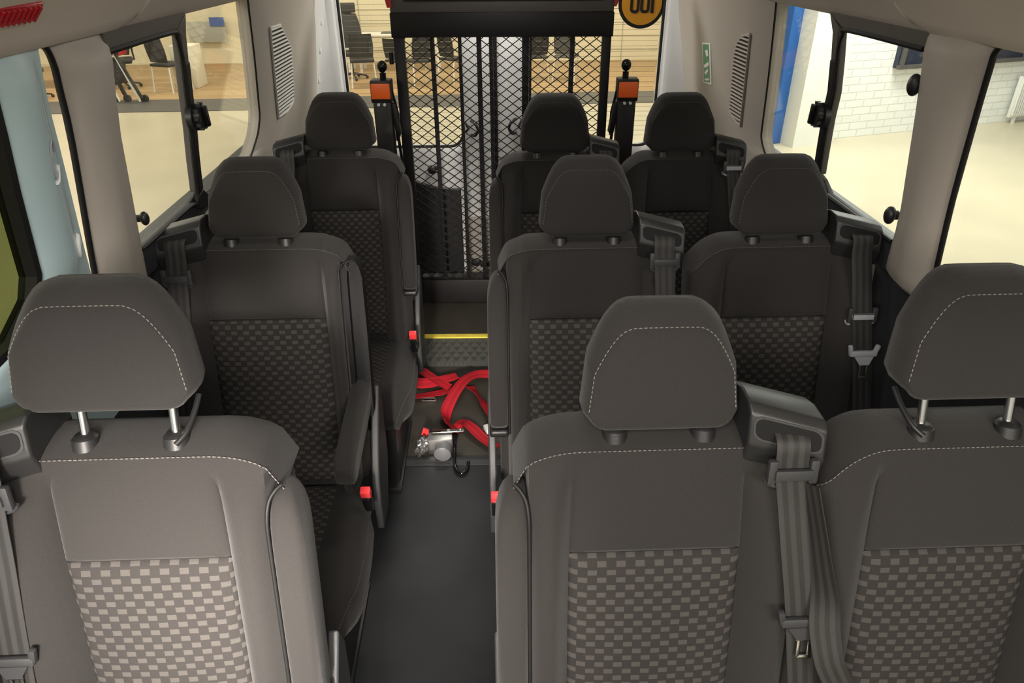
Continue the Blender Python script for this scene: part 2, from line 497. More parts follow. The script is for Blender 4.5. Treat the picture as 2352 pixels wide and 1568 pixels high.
    head = obj('headrest', bm, FAB, root)
    bm = B()
    sp = [PH(hr[i][0][0], hr[i][0][1] - .001, hr[i][0][2]) for i in range(2, nr2)] + [PH(hr[-1][j][0], hr[-1][j][1] - .0008, hr[-1][j][2] + .001) for j in range(1, nc2)] + [PH(hr[i][-1][0], hr[i][-1][1] - .001, hr[i][-1][2]) for i in range(nr2 - 2, 1, -1)]
    dashes(bm, sp)
    obj('stitching', bm, thread, head)
    for sgn in (-1, 1):
        bm = B(); x = sgn * .0685
        y1 = .075
        cyl(bm, P(x, y1 - .012, 1.085), P(x, y1 + .010 + dz * .2, 1.150 + dz), .0068, seg=16)
        obj('headrest_post', bm, CHROME, root)
        bm = B()
        ch = 0
        cyl(bm, P(x, y1 - .014, 1.084), P(x, y1 - .010, 1.101 + ch), .0205, .0185, seg=24)
        cyl(bm, P(x, y1 - .010, 1.101 + ch), P(x, y1 - .009, 1.107 + ch * 1.6), .0185, .013, seg=24)
        c = obj('post_collar', bm, PLAST, root)
        if collar_lever and sgn == collar_lever:
            bm = B()
            tube(bm, smooth_path([P(x + .006 * sgn, y1 - .03, 1.098), P(x + .018 * sgn, y1 - .012, 1.108), P(x + .023 * sgn, y1 + .02, 1.124), P(x + .024 * sgn, y1 + .045, 1.138)], 4), .0045, 8)
            obj('release_lever', bm, PLAST, c)
    # ---- seat cushion
    def cush(u, t):   # t 0 front edge .. 1 rear; wider on the aisle side of the single seats
        y = -.545 + .455 * t
        w = .230
        a = abs(u) / w
        if arm and u < 0:
            wide = (.028 * sstep(.86, .62, t) if m < 0 else 0) - .050 * max(0, (.24 - t) / .24) ** 2
            u = u * (1 + wide / w * sstep(.55, .95, a))
        z = .430 - .018 * t
        z += .020 * sstep(.50, .80, a) * (1 - .5 * t)
        z -= .055 * max(0, (a - .84) / .16) ** 2.2
        z -= .075 * max(0, (.16 - t) / .16) ** 2.0
        return (u, y, z)
    uu = [-.230, -.228, -.222, -.211, -.195, -.175, -.150, -.139, -.1, 0, .1, .139, .150, .175, .195, .211, .222, .228, .230]
    tt = [0, .015, .04, .08, .13, .2, .35, .5, .7, .85, 1]
    R = [[cush(u, t) for u in uu] for t in tt]
    bm = B(); V = gridfaces(bm, [[P(*q) for q in r] for r in R])
    nr3, nc3 = len(tt), len(uu)
    lp = [(i, 0) for i in range(nr3)] + [(nr3 - 1, j) for j in range(1, nc3)] + [(i, nc3 - 1) for i in range(nr3 - 2, -1, -1)] + [(0, j) for j in range(nc3 - 2, 0, -1)]
    prev = [V[i][j] for i, j in lp]
    for zz, ins in ((.36, -.004), (.325, .002), (.295, .022)):
        cur = []
        for i, j in lp:
            x, y, z = R[i][j]
            cur.append(bm.verts.new(P(x * (1 - ins / .230), y + ins * (1 if y < -.35 else -.5), min(z - .01, zz))))
        for k in range(len(lp)):
            q = (k + 1) % len(lp); bm.faces.new((prev[k], prev[q], cur[q], cur[k]))
        prev = cur
    bm.faces.new(prev)
    cu = obj('seat_cushion', bm, FAB, root)
    bm = B()
    side = [cush(-.224, t) for t in tt]
    dashes(bm, [P(q[0], q[1], q[2] + .0015) for q in side])
    obj('stitching', bm, thread, cu)
    bm = B(); uvl = bm.loops.layers.uv.verify()
    TT = [.10, .13, .2, .35, .5, .7, .85, .97]; UU = [-.139, -.132, -.1, -.05, 0, .05, .1, .132, .139]
    G = [[cush(u, t) for u in UU] for t in TT]
    V = [[bm.verts.new(P(q[0], q[1], q[2] + (.0005 if abs(q[0]) > .137 else .005))) for q in r] for r in G]
    for i in range(len(TT) - 1):
        for j in range(len(UU) - 1):
            idx = ((i, j), (i, j + 1), (i + 1, j + 1), (i + 1, j))
            f = bm.faces.new([V[a][b] for a, b in idx])
            for l2, (a, b) in zip(f.loops, idx): l2[uvl].uv = (G[a][b][0], G[a][b][1])
    obj('woven_insert', bm, WEAVE, cu)
    # ---- base
    bm = B()
    box(bm, P(0, -.30, .285), (.40 * sx, .36, .03), bev=.006)
    for s in (-1, 1):
        box(bm, P(s * .165, -.30, .15), (.035, .34, .27), bev=.006)
        box(bm, P(s * .165, -.30, .010), (.05, .42, .020), bev=.004)
    obj('seat_base', bm, PLAST, root)
    # ---- armrest
    if arm:
        if rest == 'folded':
            bm = B(); rows3 = []
            for z, ya, yb, xa, xb in ((.610, .004, .030, -.247, -.212), (.614, -.018, .040, -.254, -.207), (.63, -.030, .046, -.257, -.205), (.80, -.030, .048, -.257, -.205),
                                      (.94, -.029, .050, -.256, -.205), (.970, -.026, .052, -.254, -.205), (.992, -.020, .052, -.249, -.206), (1.006, -.010, .050, -.243, -.207), (1.014, .006, .046, -.236, -.210), (1.016, .020, .040, -.229, -.214)):
                o = fy(z); r = min(.014, (yb - ya) * .42, (xb - xa) * .42)
                ring = []
                for cx_, cy_, a0 in ((xb - r, yb - r, 0), (xa + r, yb - r, 90), (xa + r, ya + r, 180), (xb - r, ya + r, 270)):
                    for k in range(5):
                        a = math.radians(a0 + 22.5 * k)
                        ring.append(P(cx_ + r * math.cos(a), o + cy_ + r * math.sin(a), z))
                rows3.append(ring)
            V = gridfaces(bm, rows3, True); bm.faces.new(V[0]); bm.faces.new(V[-1])
            ar = obj('armrest', bm, FAB, root)
            bm = B()
            pth = [P(-.226, fy(1.030) - .000, 1.030), P(-.218, fy(1.026) - .006, 1.026), P(-.208, fy(1.012) - .014, 1.012), P(-.204, fy(.985) - .022, .985)] + [P(-.2035, fy(z) - .024, z) for z in (.94, .85, .75, .65, .60)]
            tube(bm, smooth_path(pth, 4), .0034, 8)
            
            obj('piping', bm, RUBBER, ar)
            bm = B()
            box(bm, P(-.231, fy(.60) + .008, .600), (.052, .072, .022), bev=.009, seg=3)
            obj('armrest_pivot', bm, PLAST, ar)
        else:   # swung down
            bm = B(); rows3 = []
            for k, (y, zc, hw, ht) in enumerate(((.015, .690, .018, .020), (.010, .690, .024, .026), (-.02, .688, .0265, .030), (-.28, .660, .0265, .030), (-.315, .655, .0260, .029), (-.330, .651, .023, .025), (-.335, .650, .018, .020))):
                r = min(hw, ht) * .30; ring = []
                for cx_, cz_, a0 in ((hw - r, ht - r, 0), (-hw + r, ht - r, 90), (-hw + r, -ht + r, 180), (hw - r, -ht + r, 270)):
                    for q in range(5):
                        a = math.radians(a0 + 22.5 * q)
                        ring.append(P(-.229 + cx_ + r * math.cos(a), y, zc + cz_ + r * math.sin(a)))
                rows3.append(ring)
            V = gridfaces(bm, rows3, True); bm.faces.new(V[0]); bm.faces.new(V[-1])
            ar = obj('armrest', bm, FAB, root)
            # the recess it folds out of
            bm = B()
            rows4 = []
            for z, w2 in ((.62, .026), (.64, .028), (.85, .028), (1.0, .026), (1.03, .020), (1.045, .010)):
                o = fy(z)
                rows4.append([P(-.229 - w2, o + .050, z), P(-.229 - w2, o + .012, z), P(-.229 - w2 * .45, o + .012, z), P(-.229 - w2 * .4, o + .026, z), P(-.229 + w2 * .4, o + .026, z), P(-.229 + w2 * .45, o + .008, z), P(-.229 + w2, o + .008, z), P(-.229 + w2, o + .050, z)])
            V = gridfaces(bm, rows4, True); bm.faces.new(V[0]); bm.faces.new(V[-1])
            obj('armrest_recess', bm, SLOTB, root)
            bm = B()
            pth = [P(-.231, fy(1.05) + .002, 1.050), P(-.204, fy(1.04) - .010, 1.040), P(-.202, fy(1.0) - .016, 1.0)] + [P(-.202, fy(z) - .018, z) for z in (.95, .85, .75, .65)]
            tube(bm, smooth_path(pth, 4), .0028, 8)
            obj('piping', bm, RUBBER, root)
        # side shield of the recliner
        bm = B()
        poly = [(.050, .66), (.0, .60), (-.06, .52), (-.105, .44), (-.12, .36), (-.12, .27), (-.02, .27), (.06, .40), (.075, .60)]
        a = [bm.verts.new(P(-.240, y, z)) for y, z in poly]; b = [bm.verts.new(P(-.262, y, z)) for y, z in poly]
        bm.faces.new(a); bm.faces.new(b)
        for k in range(len(poly)):
            q = (k + 1) % len(poly); bm.faces.new((a[k], a[q], b[q], b[k]))
        sh = obj('side_shield', bm, PLASTG, root, bevel=.005, seg=3)
        if buckle:
            bm = B()
            R_ = Matrix.Rotation(math.radians(24), 3, 'X')
            box(bm, P(-.244, -.195, .445), (.024, .026, .075), R_, bev=.005)
            bk = obj('buckle', bm, GLOSSB, root)
            bm = B()
            box(bm, P(-.244, -.209, .490), (.027, .022, .032), R_, bev=.004)
            obj('release_button', bm, REDB, bk)
    # ---- belt tower
    c0 = .180; hw = .056
    prf = [(.020, 1.050), (.008, 1.090), (.010, 1.099), (.018, 1.139), (.032, 1.150), (.070, 1.152), (.105, 1.142), (.125, 1.110), (.120, 1.050)]
    def roll(x, z): return z - (x - c0) * .20
    bm = B()
    xs = [c0 - hw, c0 + hw]
    VL = [bm.verts.new(P(xs[0], y + .012, roll(xs[0], z))) for y, z in prf]
    VR = [bm.verts.new(P(xs[1], y - .010, roll(xs[1], z))) for y, z in prf]
    bm.faces.new(VL); bm.faces.new(VR)
    for k in range(len(prf)):
        q = (k + 1) % len(prf)
        bm.faces.new((VL[k], VL[q], VR[q], VR[k]))
    fc = [VL[2].co.copy(), VR[2].co.copy(), VR[3].co.copy(), VL[3].co.copy()]
    tw = obj('belt_tower', bm, PLASTT, root, bevel=.0045, seg=3, ang=28)
    def fpt(a, b): return fc[0].lerp(fc[1], a).lerp(fc[3].lerp(fc[2], a), b)
    nf_ = (fc[1] - fc[0]).cross(fc[3] - fc[0]).normalized()
    if nf_.y > 0: nf_ = -nf_
    def plate(nm, a0, a1, b0, b1, d0, d1, mt, rad):
        bm = B(); ring = []
        for cx_, cy_, g0 in ((a1, b1, 0), (a0, b1, 90), (a0, b0, 180), (a1, b0, 270)):
            for k in range(6):
                g = math.radians(g0 + 18 * k)
                ring.append((cx_ + (rad * math.cos(g) - (rad if cx_ == a1 else -rad)) * .42, cy_ + rad * math.sin(g) - (rad if cy_ == b1 else -rad)))
        A = [bm.verts.new(fpt(*q) + nf_ * d1) for q in ring]; C = [bm.verts.new(fpt(*q) + nf_ * d0) for q in ring]
        bm.faces.new(A); bm.faces.new(C)
        for k in range(len(A)): bm.faces.new((A[k], A[(k + 1) % len(A)], C[(k + 1) % len(A)], C[k]))
        return obj(nm, bm, mt, tw, smooth=False)
    plate('slot_rim', .05, .95, .02, .98, -.004, .0012, PLASTG, .30)
    plate('belt_slot', .08, .92, .10, .90, -.004, .0022, SLOTB, .28)
    # ---- belt
    bm = B()
    sp_ = 1.0 if (slack or not arm) else .55 if m < 0 else .45
    fw = .014 if slack else 0
    tail = [(.186 + .018 * sp_, -.034 - fw * .5, .95), (.186 + .033 * sp_, -.056 - fw, .85), (.186 + .047 * sp_, -.078 - fw, .75), (.186 + .064 * sp_, -.106 - fw, .62), (.186 + .076 * sp_, -.130 - fw, .50), (.186 + .08 * sp_, -.142 - fw, .445)]
    pth = [(.184, .024, 1.124), (.184, .006, 1.118), (.184, -.003, 1.104), (.185, -.008, 1.075), (.186 + .008 * sp_, -.020, 1.02)] + tail
    ribbon(bm, smooth_path([P(*q) for q in pth], 5), .050 * sx, P(1, 0, 0) - P(0, 0, 0))
    bl = obj('seat_belt', bm, BELT, root)
    def bpos(z):
        for a, b in zip(pth[1:], pth[2:]):
            if b[2] <= z <= a[2]:
                t = (a[2] - z) / (a[2] - b[2]); return [a[i] + (b[i] - a[i]) * t for i in range(3)]
        return list(pth[1])
    gx, gy, gz = bpos(guide_z)
    Rg = Matrix.Rotation(-.12, 3, 'X')
    bm = B()
    for s in (-1, 1): box(bm, P(gx + s * .031, gy - .002, gz), (.013, .011, .040), Rg, bev=.003)
    box(bm, P(gx, gy - .008, gz - .002), (.056, .008, .017), Rg, bev=.002)
    arc = [P(gx + .037 * math.cos(a), gy - .002 + .003, gz - .016 + .016 * math.sin(a)) for a in [PI + k * PI / 10 for k in range(11)]]
    tube(bm, arc, .0042, 8)
    gcol = LIGHTG if guide_z < .95 or tongue_z == -1 else TRIMB
    gd = obj('belt_guide', bm, [PLASTG, gcol], bl)
    if gcol is LIGHTG:
        for p in gd.data.polygons[-10 * 8 - 2:]: p.material_index = 1
    if tongue_z and tongue_z > 0:
        gx, gy, gz = bpos(tongue_z); gy -= .007
        k_ = (bpos(tongue_z)[1] - bpos(tongue_z - .06)[1]) / .06
        kx = (bpos(tongue_z)[0] - bpos(tongue_z - .06)[0]) / .06
        def Q(x, dz2): return P(gx + x + kx * dz2, gy + k_ * dz2, gz + dz2)
        bm = B()
        Rt = Matrix.Rotation(-math.atan(k_), 3, 'X')
        box(bm, Q(0, .002), (.070, .011, .016), Rt, bev=.004)
        for s in (-1, 1): box(bm, Q(s * .033, .010), (.011, .011, .032), Matrix.Rotation(s * m * .25, 3, 'Y'), bev=.004)
        a = [Q(-.025, -.005), Q(.025, -.005), Q(.012, -.027), Q(-.012, -.027)]
        va = [bm.verts.new(p + Vector((0, -.005, 0))) for p in a]; vb = [bm.verts.new(p + Vector((0, .005, 0))) for p in a]
        bm.faces.new(va); bm.faces.new(vb)
        for k in range(4): bm.faces.new((va[k], va[(k + 1) % 4], vb[(k + 1) % 4], vb[k]))
        tg = obj('belt_tongue', bm, LIGHTG if guide_z < .95 else PLASTG, bl)
        bm = B()
        for s in (-1, 1): box(bm, Q(s * .0085, -.044), (.006, .003, .038), Rt, bev=.001)
        box(bm, Q(0, -.062), (.023, .003, .007), Rt, bev=.001); box(bm, Q(0, -.029), (.023, .003, .008), Rt, bev=.001)
        obj('tongue_plate', bm, CHROME, tg)
    if slack:
        bm = B()
        pts = [(.210, -.020, 1.055), (.222, -.042, 1.0), (.236, -.066, .93), (.246, -.082, .88), (.248, -.102, .83), (.258, -.122, .78), (.276, -.132, .74), (.284, -.136, .70), (.276, -.140, .66), (.268, -.146, .61), (.276, -.154, .56), (.276, -.166, .47)]
        wd = [(.3, -.95, 0), (.3, -.95, 0), (.45, -.9, 0), (.6, -.7, 0), (.85, -.45, 0), (1, -.25, .12), (1, -.1, .1), (1, .0, 0), (1, .1, -.1), (1, .1, 0), (1, 0, 0), (1, 0, 0)]
        sp = smooth_path([P(*q) for q in pts], 6); sw = smooth_path([Vector((m * a, b_, c)) for a, b_, c in wd], 6)
        ribbon(bm, sp, .044, [v for v in sw])
        obj('lap_webbing', bm, BELT, root)
    return root

make_seat('passenger_seat', 'charcoal seat nearest on the left, headrest raised on two steel posts', -.578, .789, -1, 'folded', lift=.043, pw=.131, hs=1.13, hoff=.022, guide_z=1.055, tongue_z=.775, thread=THREAD, collar_lever=-1)
make_seat('passenger_seat', 'nearest charcoal seat right of the aisle, lowered headrest, belt tongue hanging on its webbing', .231, .799, 1, 'folded', guide_z=1.072, tongue_z=.825, slack=True, thread=THREAD)
make_seat('passenger_seat', 'charcoal seat at the right picture edge, nearest row by the window, headrest on steel posts', .704, .799, 1, 'none', lift=.045, guide_z=1.07, thread=THREAD, collar_lever=-1)
make_seat('passenger_seat', 'charcoal seat left of the aisle in the second row, armrest swung down', -.634, 1.603, -1, 'down', guide_z=1.035, pw=.152, poff=-.004)
make_seat('passenger_seat', 'charcoal aisle seat of the right-hand pair in the second row, armrest folded up', .199, 1.596, 1, 'folded', pw=.146, guide_z=1.066)
make_seat('passenger_seat', 'charcoal window seat in the second row on the right, pale guide on its belt', .687, 1.596, 1, 'none', guide_z=.925, tongue_z=.825)
make_seat('passenger_seat', 'charcoal seat left of the mesh ramp in the last row', -.598, 2.450, -1, 'folded', sx=.96, pw=.131, hs=1.05, guide_z=1.0)
make_seat('passenger_seat', 'charcoal aisle seat in the last row, partly in front of the mesh ramp', .168, 2.407, 1, 'folded', sx=.93, pw=.131, hs=1.03, guide_z=1.066)
make_seat('passenger_seat', 'charcoal window seat in the last row on the right, below the green sticker', .610, 2.407, 1, 'none', sx=.93, pw=.126, hs=1.05, guide_z=1.066, tongue_z=-1)

# ------------------------------------------------------------------ bus shell
def xL(y, z): return -.87 + (.19 * (z - 1.05) if z > 1.05 else 0) - .03 * (y - 1.4)
def xR(y, z): return .95 - (.17 * (z - 1.05) if z > 1.05 else 0) - .03 * (y - 1.4)
def W(side, y, z, inw=0.0):
    """Point on a side wall; inw > 0 moves it into the bus."""
    return Vector((xL(y, z) + inw, y, z)) if side < 0 else Vector((xR(y, z) - inw, y, z))

def slab(bm, side, poly, t_in, t_out):
    """Wall piece: (y, z) outline on the side wall, from t_in inside to t_out outside of it."""
    a = [bm.verts.new(W(side, y, z, t_in)) for y, z in poly]
    b = [bm.verts.new(W(side, y, z, -t_out)) for y, z in poly]
    fa = bm.faces.new(a); fb = bm.faces.new(b)
    n = len(poly)
    for k in range(n):
        q = (k + 1) % n; bm.faces.new((a[k], a[q], b[q], b[k]))
    return a

def frame_slab(bm, side, outer, inner, t_in, t_out):
    """Ring between two outlines with equal point counts."""
    n = len(outer)
    ao = [bm.verts.new(W(side, y, z, t_in)) for y, z in outer]; ai = [bm.verts.new(W(side, y, z, t_in)) for y, z in inner]
    bo = [bm.verts.new(W(side, y, z, -t_out)) for y, z in outer]; bi = [bm.verts.new(W(side, y, z, -t_out)) for y, z in inner]
    for k in range(n):
        q = (k + 1) % n
        bm.faces.new((ao[k], ao[q], ai[q], ai[k])); bm.faces.new((bo[k], bo[q], bi[q], bi[k]))
        bm.faces.new((ao[k], ao[q], bo[q], bo[k])); bm.faces.new((ai[k], ai[q], bi[q], bi[k]))

# floor
bm = B(); box(bm, (.02, .75, -.03), (2.1, 2.7, .06)); struct('floor', bm, VINYL, smooth=False)
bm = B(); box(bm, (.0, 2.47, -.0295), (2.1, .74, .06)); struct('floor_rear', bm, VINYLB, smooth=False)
bm = B()
box(bm, (.0, 2.118, .002), (1.7, .052, .006), bev=.002); box(bm, (0, 2.118, .006), (1.7, .02, .003), bev=.001)
struct('trim_1', bm, PLASTG)
bm = B()
prof_ = [(2.815, -.02), (2.815, .026), (2.835, .032), (2.962, .074), (2.962, -.02)]
a = [bm.verts.new((-.95, y, z)) for y, z in prof_]; b_ = [bm.verts.new((.90, y, z)) for y, z in prof_]
bm.faces.new(a); bm.faces.new(b_)
for k in range(5): bm.faces.new((a[k], a[(k + 1) % 5], b_[(k + 1) % 5], b_[k]))
struct('floor_step', bm, CHECK, smooth=False)
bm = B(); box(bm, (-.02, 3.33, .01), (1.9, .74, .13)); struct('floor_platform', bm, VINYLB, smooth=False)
bm = B(); box(bm, (-.27, 2.975, .0755), (.42, .034, .006), bev=.001); struct('trim_2', bm, YEL)

# ceiling and headlining
bm = B()
pr_c = [(-.55, 1.800), (-.45, 1.850), (-.30, 1.885), (0, 1.900), (.35, 1.885), (.52, 1.850), (.62, 1.800)]
rows = []
for y in (-.30, 0, 1.0, 2.0, 3.0, 3.7):
    rows.append([Vector((x - .03 * (y - 1.4), y, z)) for x, z in pr_c] + [Vector((x - .03 * (y - 1.4), y, z + .05)) for x, z in reversed(pr_c)])
V = gridfaces(bm, rows, True); bm.faces.new(V[0]); bm.faces.new(V[-1])
struct('ceiling', bm, HEADL)
def headlining(name, side, y0, y1, inset, zlow, corner):
    """Curved lining between the window head and the roof; 'corner' rounds its lower rear corner."""
    bm = B(); rows = []
    ys = [y0] + [y0 + (y1 - y0) * k / 6 for k in range(1, 6)] + [y1 - .10, y1 - .075, y1 - .05, y1 - .03, y1 - .014, y1 - .004, y1]
    ys = sorted(set(ys))
    for y in ys:
        base = W(side, y, zlow); s = -side
        e = max(0, (y - (y1 - .09)) / .09) if corner else 0
        pf = [(-.010, .0), (-.004, -.004), (.006, .0), (.02, .018), (.045, .046), (.085, .088), (.15, .140), (.23, .185), (.24, .21)]
        r = []
        for k, (dx, dz_) in enumerate(pf):
            lift = .075 * (1 - math.sqrt(max(0, 1 - e * e))) if k < 5 else 0
            f = max(0, 1 - k / 5)
            r.append(Vector((base.x + s * (dx + inset + lift * f * .9), y, base.z + dz_ + lift * f)))
        r += [Vector((base.x + s * .26, y, base.z + .25)), Vector((base.x - s * .06, y, base.z + .25)), Vector((base.x - s * .06, y, base.z))]
        rows.append(r)
    V = gridfaces(bm, rows, True); bm.faces.new(V[0]); bm.faces.new(V[-1])
    return struct(name, bm, HEADL)
headlining('trim_3', -1, -.30, 1.545, .014, 1.612, True)
headlining('trim_4', -1, 1.46, 3.62, .002, 1.608, False)
headlining('trim_5', 1, -.30, 1.575, .014, 1.592, True)
headlining('trim_6', 1, 1.49, 3.62, .002, 1.588, False)

# lower side panels
def lower_wall(name, side, y0, y1, ztop, m=SIDEP):
    bm = B(); rows = []
    for y in [y0 + (y1 - y0) * k / 8 for k in range(9)]:
        pf = [(-.06, .0), (-.055, .25), (-.05, .45), (-.05, .6), (-.045, .72), (-.042, .84), (-.040, .92), (-.034, .99), (-.030, ztop - .014), (-.034, ztop), (-.09, ztop)]
        r = [W(side, y, z, i) for i, z in pf] + [W(side, y, 0, -.10)]
        rows.append(r)
    V = gridfaces(bm, rows, True); bm.faces.new(V[0]); bm.faces.new(V[-1])
    return struct(name, bm, m)
lower_wall('wall_left', -1, 1.29, 3.60, 1.10)
lower_wall('wall_right', 1, -.75, 3.60, 1.075)
lower_wall('wall_left_front', -1, -.75, 1.29, .90)

# pale painted pillar ahead of the grey pillar, left
bm = B()
edge = [(.86, 1.34), (1.08, 1.30), (1.187, 1.284), (1.269, 1.265), (1.358, 1.250), (1.45, 1.233), (1.534, 1.216), (1.66, 1.208)]
front = [(.86, .55), (1.08, .88), (1.15, 1.00), (1.20, 1.06), (1.26, 1.110), (1.41, 1.092), (1.534, 1.085), (1.66, 1.078)]
front = [(.86, .30), (1.08, .50), (1.135, .60), (1.165, 1.02), (1.247, 1.112), (1.40, 1.094), (1.513, 1.086), (1.66, 1.070)]
zz = [.86, 1.08, 1.135, 1.165, 1.247, 1.33, 1.40, 1.45, 1.513, 1.56, 1.58, 1.60, 1.62, 1.66]
def interp(tab, z):
    for (a, b), (c, d) in zip(tab, tab[1:]):
        if a <= z <= c: return b + (d - b) * (z - a) / (c - a)
    return tab[-1][1]
rows = []
for z in zz:
    f0, e0 = interp(front, z), interp(edge, z)
    r = [W(-1, f0 + (e0 - f0) * k / 8, z, .004 + .020 * math.sin(PI * min(1, k / 8 * 1.15)) ** .7 * (1 if z > 1.2 else .6) * (1 - .95 * sstep(1.565, 1.62, z))) for k in range(9)]
    r += [W(-1, e0 - .02, z, -.006), W(-1, f0 + .01, z, -.02)]
    rows.append(r)
V = gridfaces(bm, rows, True); bm.faces.new(V[0]); bm.faces.new(V[-1])
pp = struct('wall_left_pillar', bm, PAINTB)
def pdepth(y, z):
    f0, e0 = interp(front, z), interp(edge, z); k = max(0, min(1, (y - f0) / (e0 - f0)))
    return .004 + .020 * max(0, math.sin(PI * min(1, k * 1.15))) ** .7
def parc(bm, y, z, ry, rz, a0, a1, r, d=.001, n=20):
    tube(bm, [W(-1, y + ry * math.cos(math.radians(a0 + (a1 - a0) * k / n)), z + rz * math.sin(math.radians(a0 + (a1 - a0) * k / n)), pdepth(y + ry * math.cos(math.radians(a0 + (a1 - a0) * k / n)), z) + d) for k in range(n + 1)], r, 6)
bm = B(); parc(bm, 1.180, 1.436, .012, .032, 20, 320, .0016); obj('slot_edge', bm, LIGHTG, pp)
bm = B(); parc(bm, 1.180, 1.430, .014, .034, 255, 350, .0035); parc(bm, 1.243, 1.256, .012, .022, 0, 360, .0040); obj('plug_ring', bm, WHITE, pp)
bm = B(); sphere(bm, W(-1, 1.243, 1.256, pdepth(1.243, 1.256)), 1, (.003, .009, .017), 20, 10); obj('plug', bm, PAINTB, pp)
# black frame and tinted glass of the front left window
bm = B()
fr_o = [(1.062, 1.68), (1.084, 1.50), (1.092, 1.41), (1.112, 1.255), (1.095, 1.21), (1.02, 1.165), (.60, 1.135)]
fr_i = [(1.044, 1.68), (1.068, 1.50), (1.076, 1.41), (1.097, 1.258), (1.082, 1.222), (1.01, 1.180), (.60, 1.150)]
n = len(fr_o)
for t0, t1, A, C in ((.012, -.02, fr_o, fr_i),):
    a = [bm.verts.new(W(-1, y, z, t0)) for y, z in A]; b_ = [bm.verts.new(W(-1, y, z, t0)) for y, z in C]
    c = [bm.verts.new(W(-1, y, z, t1)) for y, z in A]; d = [bm.verts.new(W(-1, y, z, t1)) for y, z in C]
    for k in range(n - 1):
        bm.faces.new((a[k], a[k + 1], b_[k + 1], b_[k])); bm.faces.new((c[k], c[k + 1], d[k + 1], d[k]))
        bm.faces.new((a[k], a[k + 1], c[k + 1], c[k])); bm.faces.new((b_[k], b_[k + 1], d[k + 1], d[k]))
wf = struct('window_1', bm, RUBBER, smooth=False)
bm = B(); slab(bm, -1, fr_i + [(.60, 1.68)], -.008, .012); obj('glass', bm, GLASSG, wf, smooth=False)

# grey pillar trims
def pillar(name, side, fe, re, ztop, zbot):
    bm = B(); rows = []
    N = 14
    zs = [zbot, zbot + .006, zbot + .02, zbot + .05] + [zbot + .05 + (1.56 - zbot - .05) * k / 7 for k in range(1, 8)] + [1.58, 1.595, 1.615, ztop]
    for z in zs:
        a, b = interp(fe, z), interp(re, z)
        sh = 1 - max(0, (zbot + .02 - z) / .02)
        r = []
        for k in range(N + 1):
            t = k / N
            d = .038 * min(1, (math.sin(PI * t) ** .55)) + .008 * math.sin(PI * min(1, t * 1.6)) ** 2
            r.append(W(side, a + (b - a) * t, z, -.003 + d * (.55 + .45 * sh) * (1 - .95 * sstep(1.565, 1.615, z))))
        r += [W(side, b, z, -.05), W(side, a + .11, z, -.05)]
        rows.append(r)
    V = gridfaces(bm, rows, True); bm.faces.new(V[0]); bm.faces.new(V[-1])
    return struct(name, bm, TRIM)
pillar('trim_7', -1, [(1.0, 1.312), (1.187, 1.297), (1.44, 1.277), (1.54, 1.259), (1.66, 1.240)], [(1.0, 1.545), (1.08, 1.525), (1.152, 1.510), (1.44, 1.450), (1.66, 1.455)], 1.655, 1.00)
pillar('trim_8', 1, [(1.0, 1.405), (1.103, 1.394), (1.28, 1.371), (1.445, 1.340), (1.584, 1.313), (1.66, 1.300)], [(1.0, 1.575), (1.058, 1.592), (1.198, 1.552), (1.437, 1.536), (1.66, 1.528)], 1.645, 1.036)
# rubber seals
bm = B()
tube(bm, smooth_path([W(-1, y, z, .004) for y, z in ((1.20, 1.618), (1.232, 1.606), (1.250, 1.575), (1.257, 1.54), (1.275, 1.44), (1.296, 1.187), (1.308, 1.02), (1.315, .90))], 5), .006, 8)
struct('trim_9', bm, RUBBER)
bm = B()
tube(bm, smooth_path([W(1, y, z, .004) for y, z in ((.30, 1.600), (1.10, 1.600), (1.248, 1.599), (1.288, 1.594), (1.310, 1.578), (1.318, 1.55), (1.340, 1.445), (1.371, 1.28), (1.394, 1.103), (1.400, 1.065), (1.36, 1.055), (.3, 1.05))], 5), .006, 8)
struct('trim_10', bm, RUBBER)

